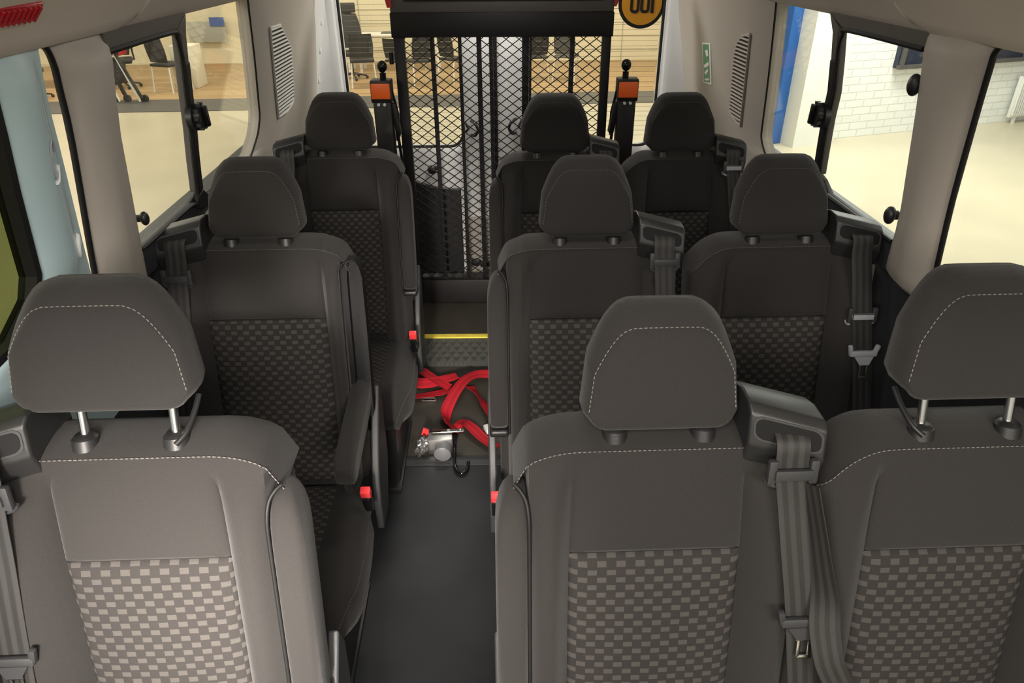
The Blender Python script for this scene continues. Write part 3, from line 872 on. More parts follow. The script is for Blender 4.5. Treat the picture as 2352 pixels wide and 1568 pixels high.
# side windows: sliding pane frame, latch and glass
def side_window(idx, side, yf, div, rear, zt, zb, labels):
    """yf: front y of the opening at top/bottom, div: divider centre line, rear: rear edge outline."""
    bm = B()
    # top header and divider bar and sill bar of the sliding half
    slab(bm, side, [(yf[0] - .03, zt + .03), (div[0][0] + .030, zt + .03), (div[0][0] + .030, zt - .004), (div[1][0] - .030, zt - .030), (yf[0] - .03, zt - .034)], .010, .012)
    pl = [(y + .017, z) for y, z in div]; pr_ = [(y - .017, z) for y, z in reversed(div)]
    slab(bm, side, [(div[0][0] + .030, zt)] + pl[1:] + pr_[:-1] + [(div[0][0] - .030, zt - .03)], .012, .012)
    yb, zbm = div[-1]
    w = struct('window_%d' % idx, bm, FRAMEG, bevel=.003)
    bm = B()
    slab(bm, side, [(yb + .018, zbm), (yb + .085, zb + .03), (yb + .10, zb - .03), (yf[1] - .04, zb - .03), (yf[1] - .04, zb + .058), (yb - .075, zb + .058), (yb - .030, zbm - .012)], .002, .012)
    obj('sill_bar', bm, SIDEP, w, bevel=.003)
    # black rubber around the sliding pane
    bm = B()
    y0, y1 = yf[0] - .02, div[0][0]
    pts = [(yf[0] - .02, zt - .033), (div[1][0] - .075, zt - .032), (div[1][0] - .040, zt - .045), (div[1][0] - .022, zt - .075)] + [(y - .018, z) for y, z in div[2:-1]] + [(yb - .022, zbm), (yb - .04, zbm - .03), (yb - .085, zb + .056), (yf[1] - .03, zb + .058)]
    tube(bm, smooth_path([W(side, y, z, .010) for y, z in pts], 4), .006, 6)
    obj('seal', bm, RUBBER, w)
    # black fixed strip below the header on the divider, lower half
    bm = B()
    slab(bm, side, [(y + .013, z) for y, z in div[2:]] + [(y - .018, z) for y, z in reversed(div[2:])], .016, -.008)
    slab(bm, side, [(yb + .010, zbm), (yb + .075, zb + .03), (yb + .05, zb + .01), (yb - .03, zb + .03), (yb - .03, zbm - .01)], .017, -.008)
    obj('divider', bm, RUBBER, w, bevel=.003)
    # glass: front sliding pane and fixed rear pane
    bm = B(); slab(bm, side, [(yf[0] - .03, zt + .02), (div[1][0], zt + .02)] + div[2:] + [(yb, zb - .02), (yf[1] - .04, zb - .02)], -.004, .008); obj('glass', bm, GLASS, w, smooth=False)
    bm = B(); slab(bm, side, [(div[1][0], zt + .03)] + [rear[0]] + rear[1:] + [(yb, zb - .02)] + list(reversed(div[2:])), -.014, .018); obj('glass', bm, GLASS, w, smooth=False)
    return w
divL = [(1.805, 1.607), (1.815, 1.560), (1.824, 1.50), (1.838, 1.424), (1.856, 1.34), (1.868, 1.25), (1.886, 1.160)]
divR = [(1.940, 1.590), (1.930, 1.545), (1.932, 1.48), (1.940, 1.40), (1.968, 1.325), (1.988, 1.25), (2.010, 1.160)]
rearL = [(2.40, 1.640), (2.47, 1.428), (2.54, 1.234), (2.52, 1.150), (2.45, 1.09)]
rearR = [(2.39, 1.625), (2.46, 1.366), (2.53, 1.150), (2.50, 1.08)]
w2 = side_window(2, -1, (1.452, 1.53), divL, rearL, 1.607, 1.085, None)
w3 = side_window(3, 1, (1.545, 1.60), divR, rearR, 1.590, 1.062, None)

def latch(win, side, y, z):
    c = W(side, y, z, .016); s = -side
    def T(vs):
        for v in vs: v.co += c
    bm = B(); T(cyl(bm, (s * -.006, -.012, 0), (s * .008, -.012, 0), .035, .033, 24))
    cyl_v = cyl(bm, (s * .008, 0, .0), (s * .022, 0, .0), .031, .028, 24); T(cyl_v)
    for k in range(10):
        a = 2 * PI * k / 10
        T(box(bm, (s * .015, .030 * math.cos(a), .030 * math.sin(a)), (.012, .009, .009)))
    l = obj('latch', bm, PLAST, win)
    bm = B(); box(bm, c + Vector((s * .026, .004, 0)), (.014, .016, .054), Matrix.Rotation(.1, 3, 'X'), bev=.004); obj('latch_grip', bm, GLOSSB, l)
latch(w2, -1, 1.855, 1.365); latch(w3, 1, 1.975, 1.334)
def knob(win, side, y, z, r=.017):
    c = W(side, y, z, .018)
    bm = B(); sphere(bm, c, r, (.8, 1.0, 1.35)); cyl(bm, c + Vector((side * .004, 0, 0)), c + Vector((side * .018, 0, 0)), r * .7, seg=14)
    obj('window_knob', bm, PLAST, win)
knob(w2, -1, 1.512, 1.213, .012); knob(w3, 1, 1.530, 1.487, .017); knob(w3, 1, 1.575, 1.185, .016)

# forward right window glass
bm = B(); slab(bm, 1, [(-.6, 1.04), (1.44, 1.04), (1.33, 1.62), (-.6, 1.62)], -.012, .016); struct('window_4', bm, GLASS, smooth=False)

# rear quarter trims
def q_in(t): return -.004 + .014 * sstep(0, .10, t) + .008 * math.sin(PI * t) + .015 * sstep(.72, 1.0, t)
QE = {}
def q_at(side, y, z):
    edge, yend = QE[side]; zz_ = sorted((b, a) for a, b in edge)
    y0 = interp(zz_, z); ye = interp(yend, z)
    return q_in(max(0, min(1, (y - y0) / (ye - y0))))
def quarter(name, side, edge, yend, ztop):
    QE[side] = (edge, yend)
    bm = B()
    rows = []
    # grid from the window edge to the rear edge
    N = 10
    for y0, z in edge:
        ye = interp(yend, z)
        r = []
        for k in range(N + 1):
            t = k / N
            inw = q_in(t)
            r.append(W(side, y0 + (ye - y0) * t, z, inw))
        r += [W(side, ye, z, -.04), W(side, y0, z, -.04)]
        rows.append(r)
    V = gridfaces(bm, rows, True); bm.faces.new(V[0]); bm.faces.new(V[-1])
    return struct(name, bm, TRIM)
eL = [(1.72, .90), (1.72, 1.02), (1.90, 1.075), (2.25, 1.092), (2.40, 1.112), (2.429, 1.121), (2.494, 1.165), (2.515, 1.20), (2.52, 1.234), (2.505, 1.28), (2.455, 1.428), (2.384, 1.60), (2.375, 1.66)]
eR = [(1.70, .88), (1.70, 1.00), (2.05, 1.055), (2.35, 1.074), (2.45, 1.088), (2.480, 1.104), (2.503, 1.13), (2.508, 1.15), (2.50, 1.18), (2.438, 1.366), (2.379, 1.585), (2.37, 1.66)]
qL = quarter('trim_11', -1, eL, [(.9, 3.46), (1.14, 3.40), (1.43, 3.30), (1.66, 3.16)], 1.66)
qR = quarter('trim_12', 1, eR, [(.88, 3.56), (1.30, 3.56), (1.52, 3.53), (1.66, 3.50)], 1.66)
bm = B(); tube(bm, smooth_path([W(-1, y - .004, z, .0) for y, z in eL[3:]], 3), .0035, 6); struct('trim_13', bm, RUBBER)
bm = B(); tube(bm, smooth_path([W(1, y - .004, z, .0) for y, z in eR[3:]], 3), .0035, 6); struct('trim_14', bm, RUBBER)

# air vents in the quarter trims
def vent(side, poly, n, label, slatmat, front_first):
    t = empty('air_vent', W(side, poly[0][0], poly[0][1], .02)); tag(t, label, 'vent', 'louvred air vents at the rear')
    o = t.location.copy()
    def IN(y, z, d=0.0): return q_at(side, y, z) + .0025 + d
    bm = B()
    a = [bm.verts.new(W(side, y, z, IN(y, z)) - o) for y, z in poly]; b = [bm.verts.new(W(side, y, z, IN(y, z, -.012)) - o) for y, z in poly]
    bm.faces.new(a); bm.faces.new(b)
    for k in range(len(poly)): bm.faces.new((a[k], a[(k + 1) % len(poly)], b[(k + 1) % len(poly)], b[k]))
    obj('backing', bm, RUBBER, t, smooth=False)
    zs = [z for _, z in poly]; z1, z0 = max(zs), min(zs)
    def span(z):
        ys = []
        for k in range(len(poly)):
            (ya, za), (yb, zb) = poly[k], poly[(k + 1) % len(poly)]
            if (za - z) * (zb - z) <= 0 and za != zb: ys.append(ya + (yb - ya) * (z - za) / (zb - za))
        return (min(ys), max(ys)) if len(ys) >= 2 else None
    bm = B(); st = (z1 - z0) / n
    for k in range(n):
        z = z0 + (k + .5) * st; sp = span(z)
        if not sp: continue
        y0, y1 = sp
        h = st * .20
        v = [bm.verts.new(W(side, y, zz_, IN(y, zz_, i)) - o) for y, zz_, i in ((y0, z - h, 0), (y1, z - h, 0), (y1, z + h, 0), (y0, z + h, 0), (y0, z - h, .006), (y1, z - h, .006), (y1, z + h, .004), (y0, z + h, .004))]
        for q in ((0, 1, 2, 3), (4, 5, 6, 7), (0, 1, 5, 4), (1, 2, 6, 5), (2, 3, 7, 6), (3, 0, 4, 7)): bm.faces.new([v[i] for i in q])
    obj('louvres', bm, slatmat, t, smooth=False)
    bm = B()
    pth = [W(side, y, z, IN(y, z, .001)) - o for y, z in poly]
    tube(bm, pth + [pth[0]], .0045, 8)
    obj('rim', bm, slatmat, t)
vent(-1, [(2.575, 1.502), (2.700, 1.500), (2.737, 1.478), (2.865, 1.404), (2.934, 1.205), (2.915, 1.190), (2.83, 1.176), (2.705, 1.180)], 24, 'pale louvred air vent in the left rear quarter trim', SLATW, True)
vent(1, [(2.566, 1.474), (2.650, 1.458), (2.700, 1.430), (2.735, 1.38), (2.802, 1.182), (2.79, 1.165), (2.765, 1.155), (2.680, 1.142)], 24, 'beige louvred air vent in the right rear quarter trim', SLATD, True)

# painted rear posts between trim and rear doors
def rear_post(name, side):
    bm = B()
    rows = []
    for z in (0, .5, .9, 1.1, 1.3, 1.5, 1.7, 1.85):
        y0 = 3.30 if side < 0 else 3.50
        xw = W(side, y0, min(z, 1.66), .0).x
        inn = -.805 if side < 0 else .752
        s = -side
        rows.append([Vector((xw - s * .02, y0, z)), Vector((xw + s * .012, y0 + .02, z)), Vector((W(side, 3.50, min(z, 1.66)).x + s * .018, 3.50, z)), Vector((inn - s * .03, 3.545, z)), Vector((inn - s * .004, 3.555, z)), Vector((inn, 3.565, z)), Vector((inn, 3.62, z)), Vector((xw - s * .06, 3.62, z))])
    V = gridfaces(bm, rows, True); bm.faces.new(V[0]); bm.faces.new(V[-1])
    o = struct(name, bm, PAINTW_DIM)
    bm = B()
    for z in (1.06, 1.19, 1.32, 1.44, 1.55):
        x = W(side, 3.47, z).x - side * .014
        box(bm, (x, 3.47, z), (.012, .035, .030), bev=.005)
    obj('clip', bm, PAINTW_DIM, o)
    return o
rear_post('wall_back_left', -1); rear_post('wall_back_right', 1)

# rear doors
def rear_door(name, x0, x1, wx0, wx1, hinge):
    """Door skin with a window opening, standing at y = 3.6."""
    y = 3.60; zb = .06; zt = 1.95; wb = .838; wt = 1.80; r = .07
    def rr(xa, xb, za, zc, rad, n=6):
        out = []
        for cx_, cz_, a0 in ((xb - rad, zc - rad, 0), (xa + rad, zc - rad, 90), (xa + rad, za + rad, 180), (xb - rad, za + rad, 270)):
            for k in range(n): a = math.radians(a0 + 90 * k / (n - 1)); out.append((cx_ + rad * math.cos(a), cz_ + rad * math.sin(a)))
        return out
    outer = rr(x0, x1, zb, zt, .004); inner = rr(wx0, wx1, wb, wt, r)
    bm = B()
    rings = [[Vector((x, y + .06, z)) for x, z in outer], [Vector((x, y, z)) for x, z in outer], [Vector((x, y - .012, z)) for x, z in rr(wx0 - .035, wx1 + .035, wb - .035, wt + .035, r + .03)], [Vector((x, y - .004, z)) for x, z in rr(wx0 - .006, wx1 + .006, wb - .006, wt + .006, r)], [Vector((x, y + .012, z)) for x, z in inner], [Vector((x, y + .06, z)) for x, z in inner]]
    gridfaces(bm, rings, True)
    V0 = None
    d = struct(name, bm, PAINTW)
    bm = B(); pts = [Vector((x, y + .006, z)) for x, z in inner]; tube(bm, pts + [pts[0]], .008, 6); obj('seal', bm, RUBBER, d)
    bm = B()
    g = rr(wx0 - .01, wx1 + .01, wb - .01, wt + .01, r)
    a = [bm.verts.new((x, y + .020, z)) for x, z in g]; b = [bm.verts.new((x, y + .025, z)) for x, z in g]
    bm.faces.new(a); bm.faces.new(b)
    for k in range(len(g)): bm.faces.new((a[k], a[(k + 1) % len(g)], b[(k + 1) % len(g)], b[k]))
    obj('glass', bm, GLASS, d, smooth=False)
    bm = B()
    z = wb + .05
    while z < 1.62:
        box(bm, ((wx0 + wx1) / 2, y + .0185, z), (wx1 - wx0 - .03, .001, .0013)); z += .0235
    obj('heating_lines', bm, HEATL, d, smooth=False)
    return d
dl = rear_door('door_1', -.800, -.066, -.790, -.228, -1)
dr = rear_door('door_2', -.054, .748, .110, .738, 1)
# door furniture
def pull(d, x, z, s):
    bm = B()
    tube(bm, smooth_path([(x, 3.585, z + .035), (x + s * .02, 3.55, z + .03), (x + s * .035, 3.545, z), (x + s * .02, 3.55, z - .03), (x, 3.585, z - .035)], 4), .007, 8)
    tube(bm, [(x - s * .03, 3.58, z + .03), (x - s * .012, 3.565, z), (x - s * .03, 3.58, z - .02)], .006, 8)
    obj('pull_handle', bm, PLAST, d)
pull(dl, -.185, .935, 1); pull(dr, .040, .945, -1)
bm = B(); sphere(bm, (-.396, 3.583, .725), .024, (1, .8, 1)); box(bm, (-.37, 3.585, .735), (.05, .02, .02), bev=.005); obj('door_handle', bm, PLAST, dl)
bm = B(); sphere(bm, (-.18, 3.58, .205), .026, (1.2, .7, .9)); box(bm, (-.125, 3.58, .195), (.07, .02, .035), bev=.006); obj('latch', bm, PLAST, dl)
# dark pocket trim low on the left door, top edge curved
bm = B()
po = [(-.250, .14), (-.250, .625), (-.33, .628), (-.40, .638), (-.46, .660), (-.53, .70), (-.62, .72), (-.76, .72), (-.76, .14)]
a = [bm.verts.new((x, 3.572, z)) for x, z in po]; b = [bm.verts.new((x, 3.602, z)) for x, z in po]
bm.faces.new(a); bm.faces.new(b)
for k in range(len(po)): bm.faces.new((a[k], a[(k + 1) % len(po)], b[(k + 1) % len(po)], b[k]))
obj('door_pocket', bm, PLAST, dl, smooth=False, bevel=.006)
bm = B(); box(bm, (-.155, 3.592, .30), (.165, .02, .34), bev=.008); obj('lower_panel', bm, TRIM, dl)
bm = B(); box(bm, (.36, 3.590, .40), (.60, .02, .55), bev=.03, seg=3); obj('lower_panel', bm, TRIM, dr)
bm = B(); tube(bm, [(-.060, 3.590, z) for z in (.07, .6, 1.2, 1.9)], .010, 8); obj('door_seal', bm, RUBBER, dr)

# ------------------------------------------------------------------ folded wheelchair ramp
rampY = 3.36
rp = empty('wheelchair_ramp', (-.02, rampY, .075)); tag(rp, 'black wheelchair ramp of expanded metal mesh folded upright before the rear doors', 'ramp')
def rb(cx_, cz_, w, h, dy=0, d=.035, bev=.004):
    bm = B(); box(bm, (cx_ + .02, dy, cz_ - .075), (w, d, h), bev=bev); return bm
XL, XR = -.505, .462
obj('side_rail', rb(XL + .024, .81, .048, 1.46), RAMPK, rp); obj('side_rail', rb(XR - .020, .81, .040, 1.46), RAMPK, rp)
obj('top_panel', rb((XL + XR) / 2, 1.434, XR - XL + .012, .100, -.004, .042), RAMPK, rp)
obj('grey_band', rb((XL + XR) / 2, 1.512, XR - XL + .006, .056, -.002, .04), RAMPG, rp)
obj('upper_flap', rb((XL + XR) / 2 + .01, 1.60, XR - XL - .10, .14, -.012, .04), RAMPK, rp)
obj('bottom_panel', rb((XL + XR) / 2, .145, XR - XL, .13, -.004, .042), RAMPK, rp)
for x, w in ((-.338, .020), (-.214, .016), (-.128, .022), (-.074, .018), (.082, .032), (.292, .022)):
    obj('bar', rb(x, .80, w, 1.2, .030, .022, .003), RAMPK, rp)
bm = B()
DW, DH = .0575, .0425
P_ = DH / 2; A_ = DH / 4
z = .215; k = 0
r_ = .0023
while z < 1.385:
    pts = []
    nseg = int((XR - XL - .07) / (DW / 2)) + 1
    x = XL + .040
    for j in range(nseg + 1):
        zz_ = z + A_ * (1 if (j + k) % 2 == 0 else -1)
        pts.append(Vector((min(x + j * DW / 2, XR - .03) + .02, -.002 + (.002 if (j + k) % 2 else -.002), zz_ - .075)))
    rows = []
    for p in pts:
        rows.append([p + Vector(q) for q in ((0, -r_, -r_), (0, r_, -r_), (0, r_, r_), (0, -r_, r_))])
    V = gridfaces(bm, rows, True)
    z += P_; k += 1
obj('mesh_panel', bm, RAMPK, rp, smooth=False)
for s, x in ((-1, XL - .010), (1, XR + .018)):
    bm = B()
    v = [(x - .016, 1.565), (x + .016, 1.565), (x + (.016 if s < 0 else -.006), 1.505), (x - (.004 if s < 0 else .016), 1.505)]
    a = [bm.verts.new((q + .02, -.03, zz_ - .075)) for q, zz_ in v]; b = [bm.verts.new((q + .02, -.016, zz_ - .075)) for q, zz_ in v]
    bm.faces.new(a); bm.faces.new(b)
    for q in range(4): bm.faces.new((a[q], a[(q + 1) % 4], b[(q + 1) % 4], b[q]))
    obj('red_reflector', bm, REDT, rp, smooth=False)
for zz_ in (.16, .50, .86, 1.20):
    bm = B(); cyl(bm, (XL + .005, -.02, zz_), (XL + .005, -.02, zz_ + .05), .010, seg=12); obj('hinge', bm, RAMPK, rp)

# posts with orange caps beside the ramp
def post(x, side, label):
    y = 3.24
    t = empty('ramp_post', (x, y, .075)); tag(t, label, 'post', 'black posts with orange caps flanking the ramp')
    bm = B(); box(bm, (0, 0, .530), (.078, .07, 1.060), bev=.006); obj('column', bm, RAMPK, t)
    bm = B(); box(bm, (0, .0, 1.105), (.092, .080, .095), bev=.008); obj('head', bm, RAMPK, t)
    bm = B(); box(bm, (0, -.040, 1.108), (.084, .012, .066), bev=.005); obj('orange_cap', bm, ORANGE, t)
    bm = B()
    for s in (-1, 1): cyl(bm, (s * .013, -.046, 1.052), (s * .013, -.034, 1.052), .0062, seg=12)
    obj('bolt', bm, WHITE, t)
    bm = B(); cyl(bm, (.010 * -side, 0, 1.15), (.010 * -side, 0, 1.18), .014, seg=16); sphere(bm, (.010 * -side, 0, 1.205), .022, (1, 1, 1.15)); obj('lever_knob', bm, GLOSSB, t)
    bm = B()
    box(bm, (-side * .050, .02, .98), (.024, .05, .14), Matrix.Rotation(side * .12, 3, 'Y'), bev=.006)
    tube(bm, [(-side * .052, .0, .94), (-side * .066, .03, .70), (-side * .056, .03, .40)], .007, 8)
    tube(bm, [(-side * .044, .0, 1.10), (-side * .060, .02, 1.0), (-side * .058, .02, .90)], .006, 8)
    obj('release_arm', bm, RAMPK, t)
post(-.558, -1, 'black post with orange cap and ball knob left of the mesh ramp')
post(.530, 1, 'black post with orange cap and ball knob right of the mesh ramp')

# ------------------------------------------------------------------ stickers and lamp
# speed sticker on the right rear window: black rim, amber disc, digits read from behind
st = empty('speed_sticker', (.632, 3.612, 1.497)); tag(st, 'round amber speed limit sticker with black rim, digits mirrored, on the right rear window', 'sticker')
bm = B(); cyl(bm, (0, .004, 0), (0, 0, 0), .110, seg=64); obj('rim', bm, SIGNK, st, smooth=False)
bm = B(); cyl(bm, (0, .0005, 0), (0, -.0015, 0), .094, seg=64); obj('disc', bm, SIGNO, st, smooth=False)
def stadium(cx_, cz_, w, h, n=8):
    out = []
    r = w * .42
    for ax, az, a0 in ((w / 2 - r, h / 2 - r, 0), (-w / 2 + r, h / 2 - r, 90), (-w / 2 + r, -h / 2 + r, 180), (w / 2 - r, -h / 2 + r, 270)):
        for k in range(n): a = math.radians(a0 + 90 * k / (n - 1)); out.append((cx_ + ax + r * math.cos(a), cz_ + az + r * math.sin(a)))
    return out
bm = B()
for cx_ in (-.033, .015):
    o_ = stadium(cx_, -.001, .044, .084); i_ = stadium(cx_, -.001, .018, .058)
    rows = [[Vector((x, yy, z)) for x, z in o] for o, yy in ((o_, -.0012), (o_, -.0030), (i_, -.0030), (i_, -.0012), (o_, -.0012))]
    gridfaces(bm, rows, True)
box(bm, (.050, -.002, -.001), (.014, .002, .084)); box(bm, (.058, -.002, .030), (.012, .002, .014), Matrix.Rotation(.5, 3, 'Y'))
obj('digits', bm, SIGNK, st, smooth=False)

# green emergency sticker on the right trim
es = empty('exit_sticker', W(1, 3.10, 1.30, .045)); tag(es, 'narrow green and white emergency sticker on the right rear trim', 'sticker')
o_ = es.location.copy()
def trimpt(y, z, d): return W(1, y, z, q_at(1, y, z) + d) - o_
def spoly(pts, d0, d1, bm):
    a = [bm.verts.new(trimpt(y, z, d0)) for y, z in pts]; b = [bm.verts.new(trimpt(y, z, d1)) for y, z in pts]
    bm.faces.new(a); bm.faces.new(b)
    for k in range(len(pts)): bm.faces.new((a[k], a[(k + 1) % len(pts)], b[(k + 1) % len(pts)], b[k]))
ya, yb = 3.045, 3.17
D0 = .003
bm = B(); spoly([(ya, 1.228), (yb, 1.216), (yb, 1.378), (ya, 1.388)], D0 - .006, D0, bm); obj('sticker_sheet', bm, WHITE, es, smooth=False)
bm = B(); spoly([(ya + .020, 1.234), (yb - .012, 1.222), (yb - .012, 1.372), (ya + .020, 1.382)], D0 - .001, D0 + .001, bm); obj('green_field', bm, GREENS, es, smooth=False)
bm = B()
for pts in ([(3.08, 1.36), (3.12, 1.352), (3.10, 1.33), (3.07, 1.338)], [(3.07, 1.315), (3.15, 1.29), (3.13, 1.28), (3.07, 1.30)], [(3.09, 1.285), (3.14, 1.262), (3.12, 1.255), (3.08, 1.276)], [(3.07, 1.25), (3.14, 1.238), (3.14, 1.230), (3.07, 1.242)]):
    spoly(pts, D0, D0 + .002, bm)
obj('pictogram', bm, WHITE, es, smooth=False)

# red lamp lens on the left headlining
nrm_ = Vector((.072, 0, -.065)).normalized()
ctr = Vector((-.706, 1.066, 1.672)) + Vector((.065, 0, .072)).normalized() * .012
lm = empty('roof_lamp', ctr); tag(lm, 'ribbed red lamp lens on the headlining in the top left corner', 'lamp')
tv = Vector((.065, 0, .072)).normalized()
Mx = Matrix((Vector((0, 1, 0)), tv, nrm_)).transposed()
bm = B(); box(bm, nrm_ * .013, (.125, .034, .018), Mx, bev=.006, seg=3)
for k in range(9):
    box(bm, Mx @ Vector((-.05 + k * .0125, 0, .023)), (.005, .026, .006), Mx, bev=.0015)
obj('lens', bm, REDL, lm)
bm = B(); box(bm, nrm_ * .004, (.135, .042, .014), Mx, bev=.004); obj('bezel', bm, REDT, lm)

# ------------------------------------------------------------------ restraint gear on the aisle floor
def strap(name, paths, label):
    t = empty(name, (paths[0][0][0][0], paths[0][0][0][1], 0)); tag(t, label, 'strap', 'red restraint webbing on the aisle floor')
    off = t.location
    first = True
    for pts, w, tilt in paths:
        bm = B()
        sp = smooth_path([Vector(p) - off for p in pts], 7)
        wds = []
        for i in range(len(sp)):
            tg = (sp[min(i + 1, len(sp) - 1)] - sp[max(i - 1, 0)]).normalized()
            f = i / (len(sp) - 1) * (len(tilt) - 1); k = min(int(f), len(tilt) - 2); a = tilt[k] + (tilt[k + 1] - tilt[k]) * (f - k)
            side_ = tg.cross(Vector((0, 0, 1))).normalized()
            wds.append((side_ * math.cos(a) + Vector((0, 0, 1)) * math.sin(a)))
        ribbon(bm, sp, w, wds, .0022)
        obj('webbing', bm, REDW, t)
    return t
s1 = strap('restraint_strap', [
    ([(-.50, 2.548, .006), (-.44, 2.550, .008), (-.37, 2.556, .014), (-.30, 2.575, .016), (-.255, 2.612, .012)], .048, [.1, .25, .1, .1]),
    ([(-.238, 2.690, .030), (-.29, 2.655, .034), (-.35, 2.632, .030), (-.41, 2.640, .022), (-.455, 2.672, .022), (-.470, 2.705, .026), (-.450, 2.732, .034), (-.415, 2.728, .040), (-.366, 2.673, .040), (-.312, 2.622, .036), (-.27, 2.60, .024)], .048, [.0, .3, .9, 1.1, .8, .1, .05, .0])],
    'red webbing strap looped on the aisle floor at the left')
bm = B()
p0 = Vector((-.357, 2.520, .008)) - s1.location
for a, c, sz in (((0, 0), 0, (.060, .005, .004)), ((0, .022), 0, (.060, .005, .004)), ((-.028, .011), 0, (.005, .026, .004)), ((.028, .011), 0, (.005, .026, .004))):
    box(bm, p0 + Vector((a[0], a[1], 0)), sz, bev=.001)
obj('wire_clip', bm, STEEL, s1)
s2 = strap('restraint_strap', [
    ([(-.050, 2.715, .020), (-.085, 2.712, .022), (-.150, 2.698, .030), (-.20, 2.640, .040), (-.235, 2.555, .040), (-.262, 2.462, .032), (-.272, 2.400, .024), (-.262, 2.345, .024), (-.232, 2.310, .016), (-.205, 2.298, .010)], .050, [.2, .3, .1, .05, .1, .4, 1.0, .6, .2]),
    ([(-.222, 2.318, .012), (-.196, 2.340, .026), (-.165, 2.312, .026), (-.120, 2.252, .020), (-.072, 2.203, .014), (-.052, 2.190, .010)], .052, [.2, .3, .15, .2, .3]),
    ([(-.182, 2.625, .012), (-.150, 2.565, .014), (-.120, 2.500, .020), (-.098, 2.430, .022), (-.080, 2.380, .012)], .044, [.2, .9, .5, 1.0])],
    'red webbing strap twisted across the aisle floor beside the right seats')
bm = B(); box(bm, Vector((-.090, 2.300, .018)) - s2.location, (.030, .040, .024), Matrix.Rotation(.4, 3, 'Z'), bev=.004); obj('end_clip', bm, WHITE, s2)
bm = B()
box(bm, (0, 0, .018), (.075, .055, .022), Matrix.Rotation(.25, 3, 'Z'), bev=.008); box(bm, (.035, .022, .016), (.06, .045, .014), Matrix.Rotation(-.5, 3, 'Z'), bev=.005); box(bm, (-.005, -.03, .014), (.04, .03, .02), bev=.005)
sb = obj('strap_buckle', bm, PLAST); sb.location = (-.212, 2.705, .004); tag(sb, 'black plastic buckle joining the two red straps on the floor', 'buckle')
# retractor
rt = empty('strap_retractor', (-.275, 2.155, .003)); tag(rt, 'silver strap retractor with red button lying on the aisle floor', 'retractor')
bm = B(); box(bm, (.0, .025, .040), (.095, .055, .070), Matrix.Rotation(.1, 3, 'Z'), bev=.006); obj('housing', bm, STEEL, rt)
bm = B(); cyl(bm, (.015, .010, .036), (.012, -.040, .034), .033, seg=32); cyl(bm, (.012, -.040, .034), (.012, -.044, .034), .033, .028, 32); obj('drum', bm, DRUM, rt)
bm = B()
box(bm, (.030, .050, .079), (.125, .030, .004), Matrix.Rotation(.06, 3, 'Z') @ Matrix.Rotation(-.25, 3, 'X'), bev=.001)
cyl(bm, (.032, .046, .080), (.032, .044, .086), .007, seg=14); cyl(bm, (.078, .051, .081), (.078, .050, .085), .004, seg=10)
obj('anchor_plate', bm, CHROME, rt)
bm = B(); box(bm, (-.062, .055, .070), (.026, .022, .026), Matrix.Rotation(.4, 3, 'Y'), bev=.004); obj('button', bm, REDB, rt)
bm = B()
bmesh.ops.create_icosphere(bm, subdivisions=4, radius=1)
rn = random.Random(3)
from mathutils import noise
for v in bm.verts:
    n_ = v.co.normalized(); d = 1 + .45 * noise.noise(n_ * 2.3) + .25 * noise.noise(n_ * 6)
    v.co = Vector((n_.x * .024 * d - .070 + .012 * n_.z, n_.y * .026 * d + .0, n_.z * .040 * d + .042))
obj('wrapped_end', bm, FOIL, rt)
# hook
bm = B()
tube(bm, smooth_path([(-.222, 2.235, .028), (-.220, 2.190, .034), (-.219, 2.135, .026), (-.214, 2.080, .014), (-.202, 2.046, .010), (-.184, 2.036, .010), (-.168, 2.050, .010), (-.163, 2.080, .010), (-.163, 2.100, .010)], 5), .0065, 10)
hk = obj('floor_hook', bm, GLOSSB); tag(hk, 'black J-shaped metal hook beside the silver retractor on the floor', 'hook')

# ------------------------------------------------------------------ the hall outside
G = -.65
bm = B(); box(bm, (0, 6, G - .05), (40, 34, .1)); struct('ground', bm, CONC, smooth=False)
bm = B(); box(bm, (-4, 15.2, G + .004), (22, 4.2, .012)); struct('floor_wood', bm, WOOD, smooth=False)
bm = B(); box(bm, (-4, 12.62, G + .005), (22, 1.0, .014)); wb_ = struct('floor_band', bm, BAND, smooth=False)
for nm in ('floor_wood', 'floor_band'):
    o = bpy.data.objects[nm]; o.rotation_euler = (0, 0, .06)
bm = B(); box(bm, (-6, 17.2, G + 2.2), (26, .2, 4.6)); w_ = struct('wall_hall_back', bm, WALLW, smooth=False)
bm = B()
for k in range(16): box(bm, (1.2, 17.09, G + .25 + k * .28), (11, .01, .006))
for x in (-3.3, -.8, 2.6, 4.6): box(bm, (x, 17.09, G + 2.2), (.012, .012, 4.4))
obj('panel_joint', bm, GREYB, w_, smooth=False)
# wall on the left, brick wall on the right
bm = B(); box(bm, (-14.5, 8, G + 2.2), (.2, 26, 4.6)); struct('wall_hall_left', bm, WALLW, smooth=False)
def planar_wall(name, p0, p1, z0, z1, th, m):
    bm = B(); uvl = bm.loops.layers.uv.verify()
    d = Vector((p1[0] - p0[0], p1[1] - p0[1], 0)); L = d.length; n = Vector((-d.y, d.x, 0)).normalized() * th
    A = [Vector((p0[0], p0[1], z0)), Vector((p1[0], p1[1], z0)), Vector((p1[0], p1[1], z1)), Vector((p0[0], p0[1], z1))]
    va = [bm.verts.new(p) for p in A]; vb = [bm.verts.new(p + n) for p in A]
    f = bm.faces.new(va)
    for lp, uv in zip(f.loops, ((0, 0), (L, 0), (L, z1 - z0), (0, z1 - z0))): lp[uvl].uv = uv
    bm.faces.new(vb)
    for k in range(4): bm.faces.new((va[k], va[(k + 1) % 4], vb[(k + 1) % 4], vb[k]))
    return struct(name, bm, m, smooth=False)
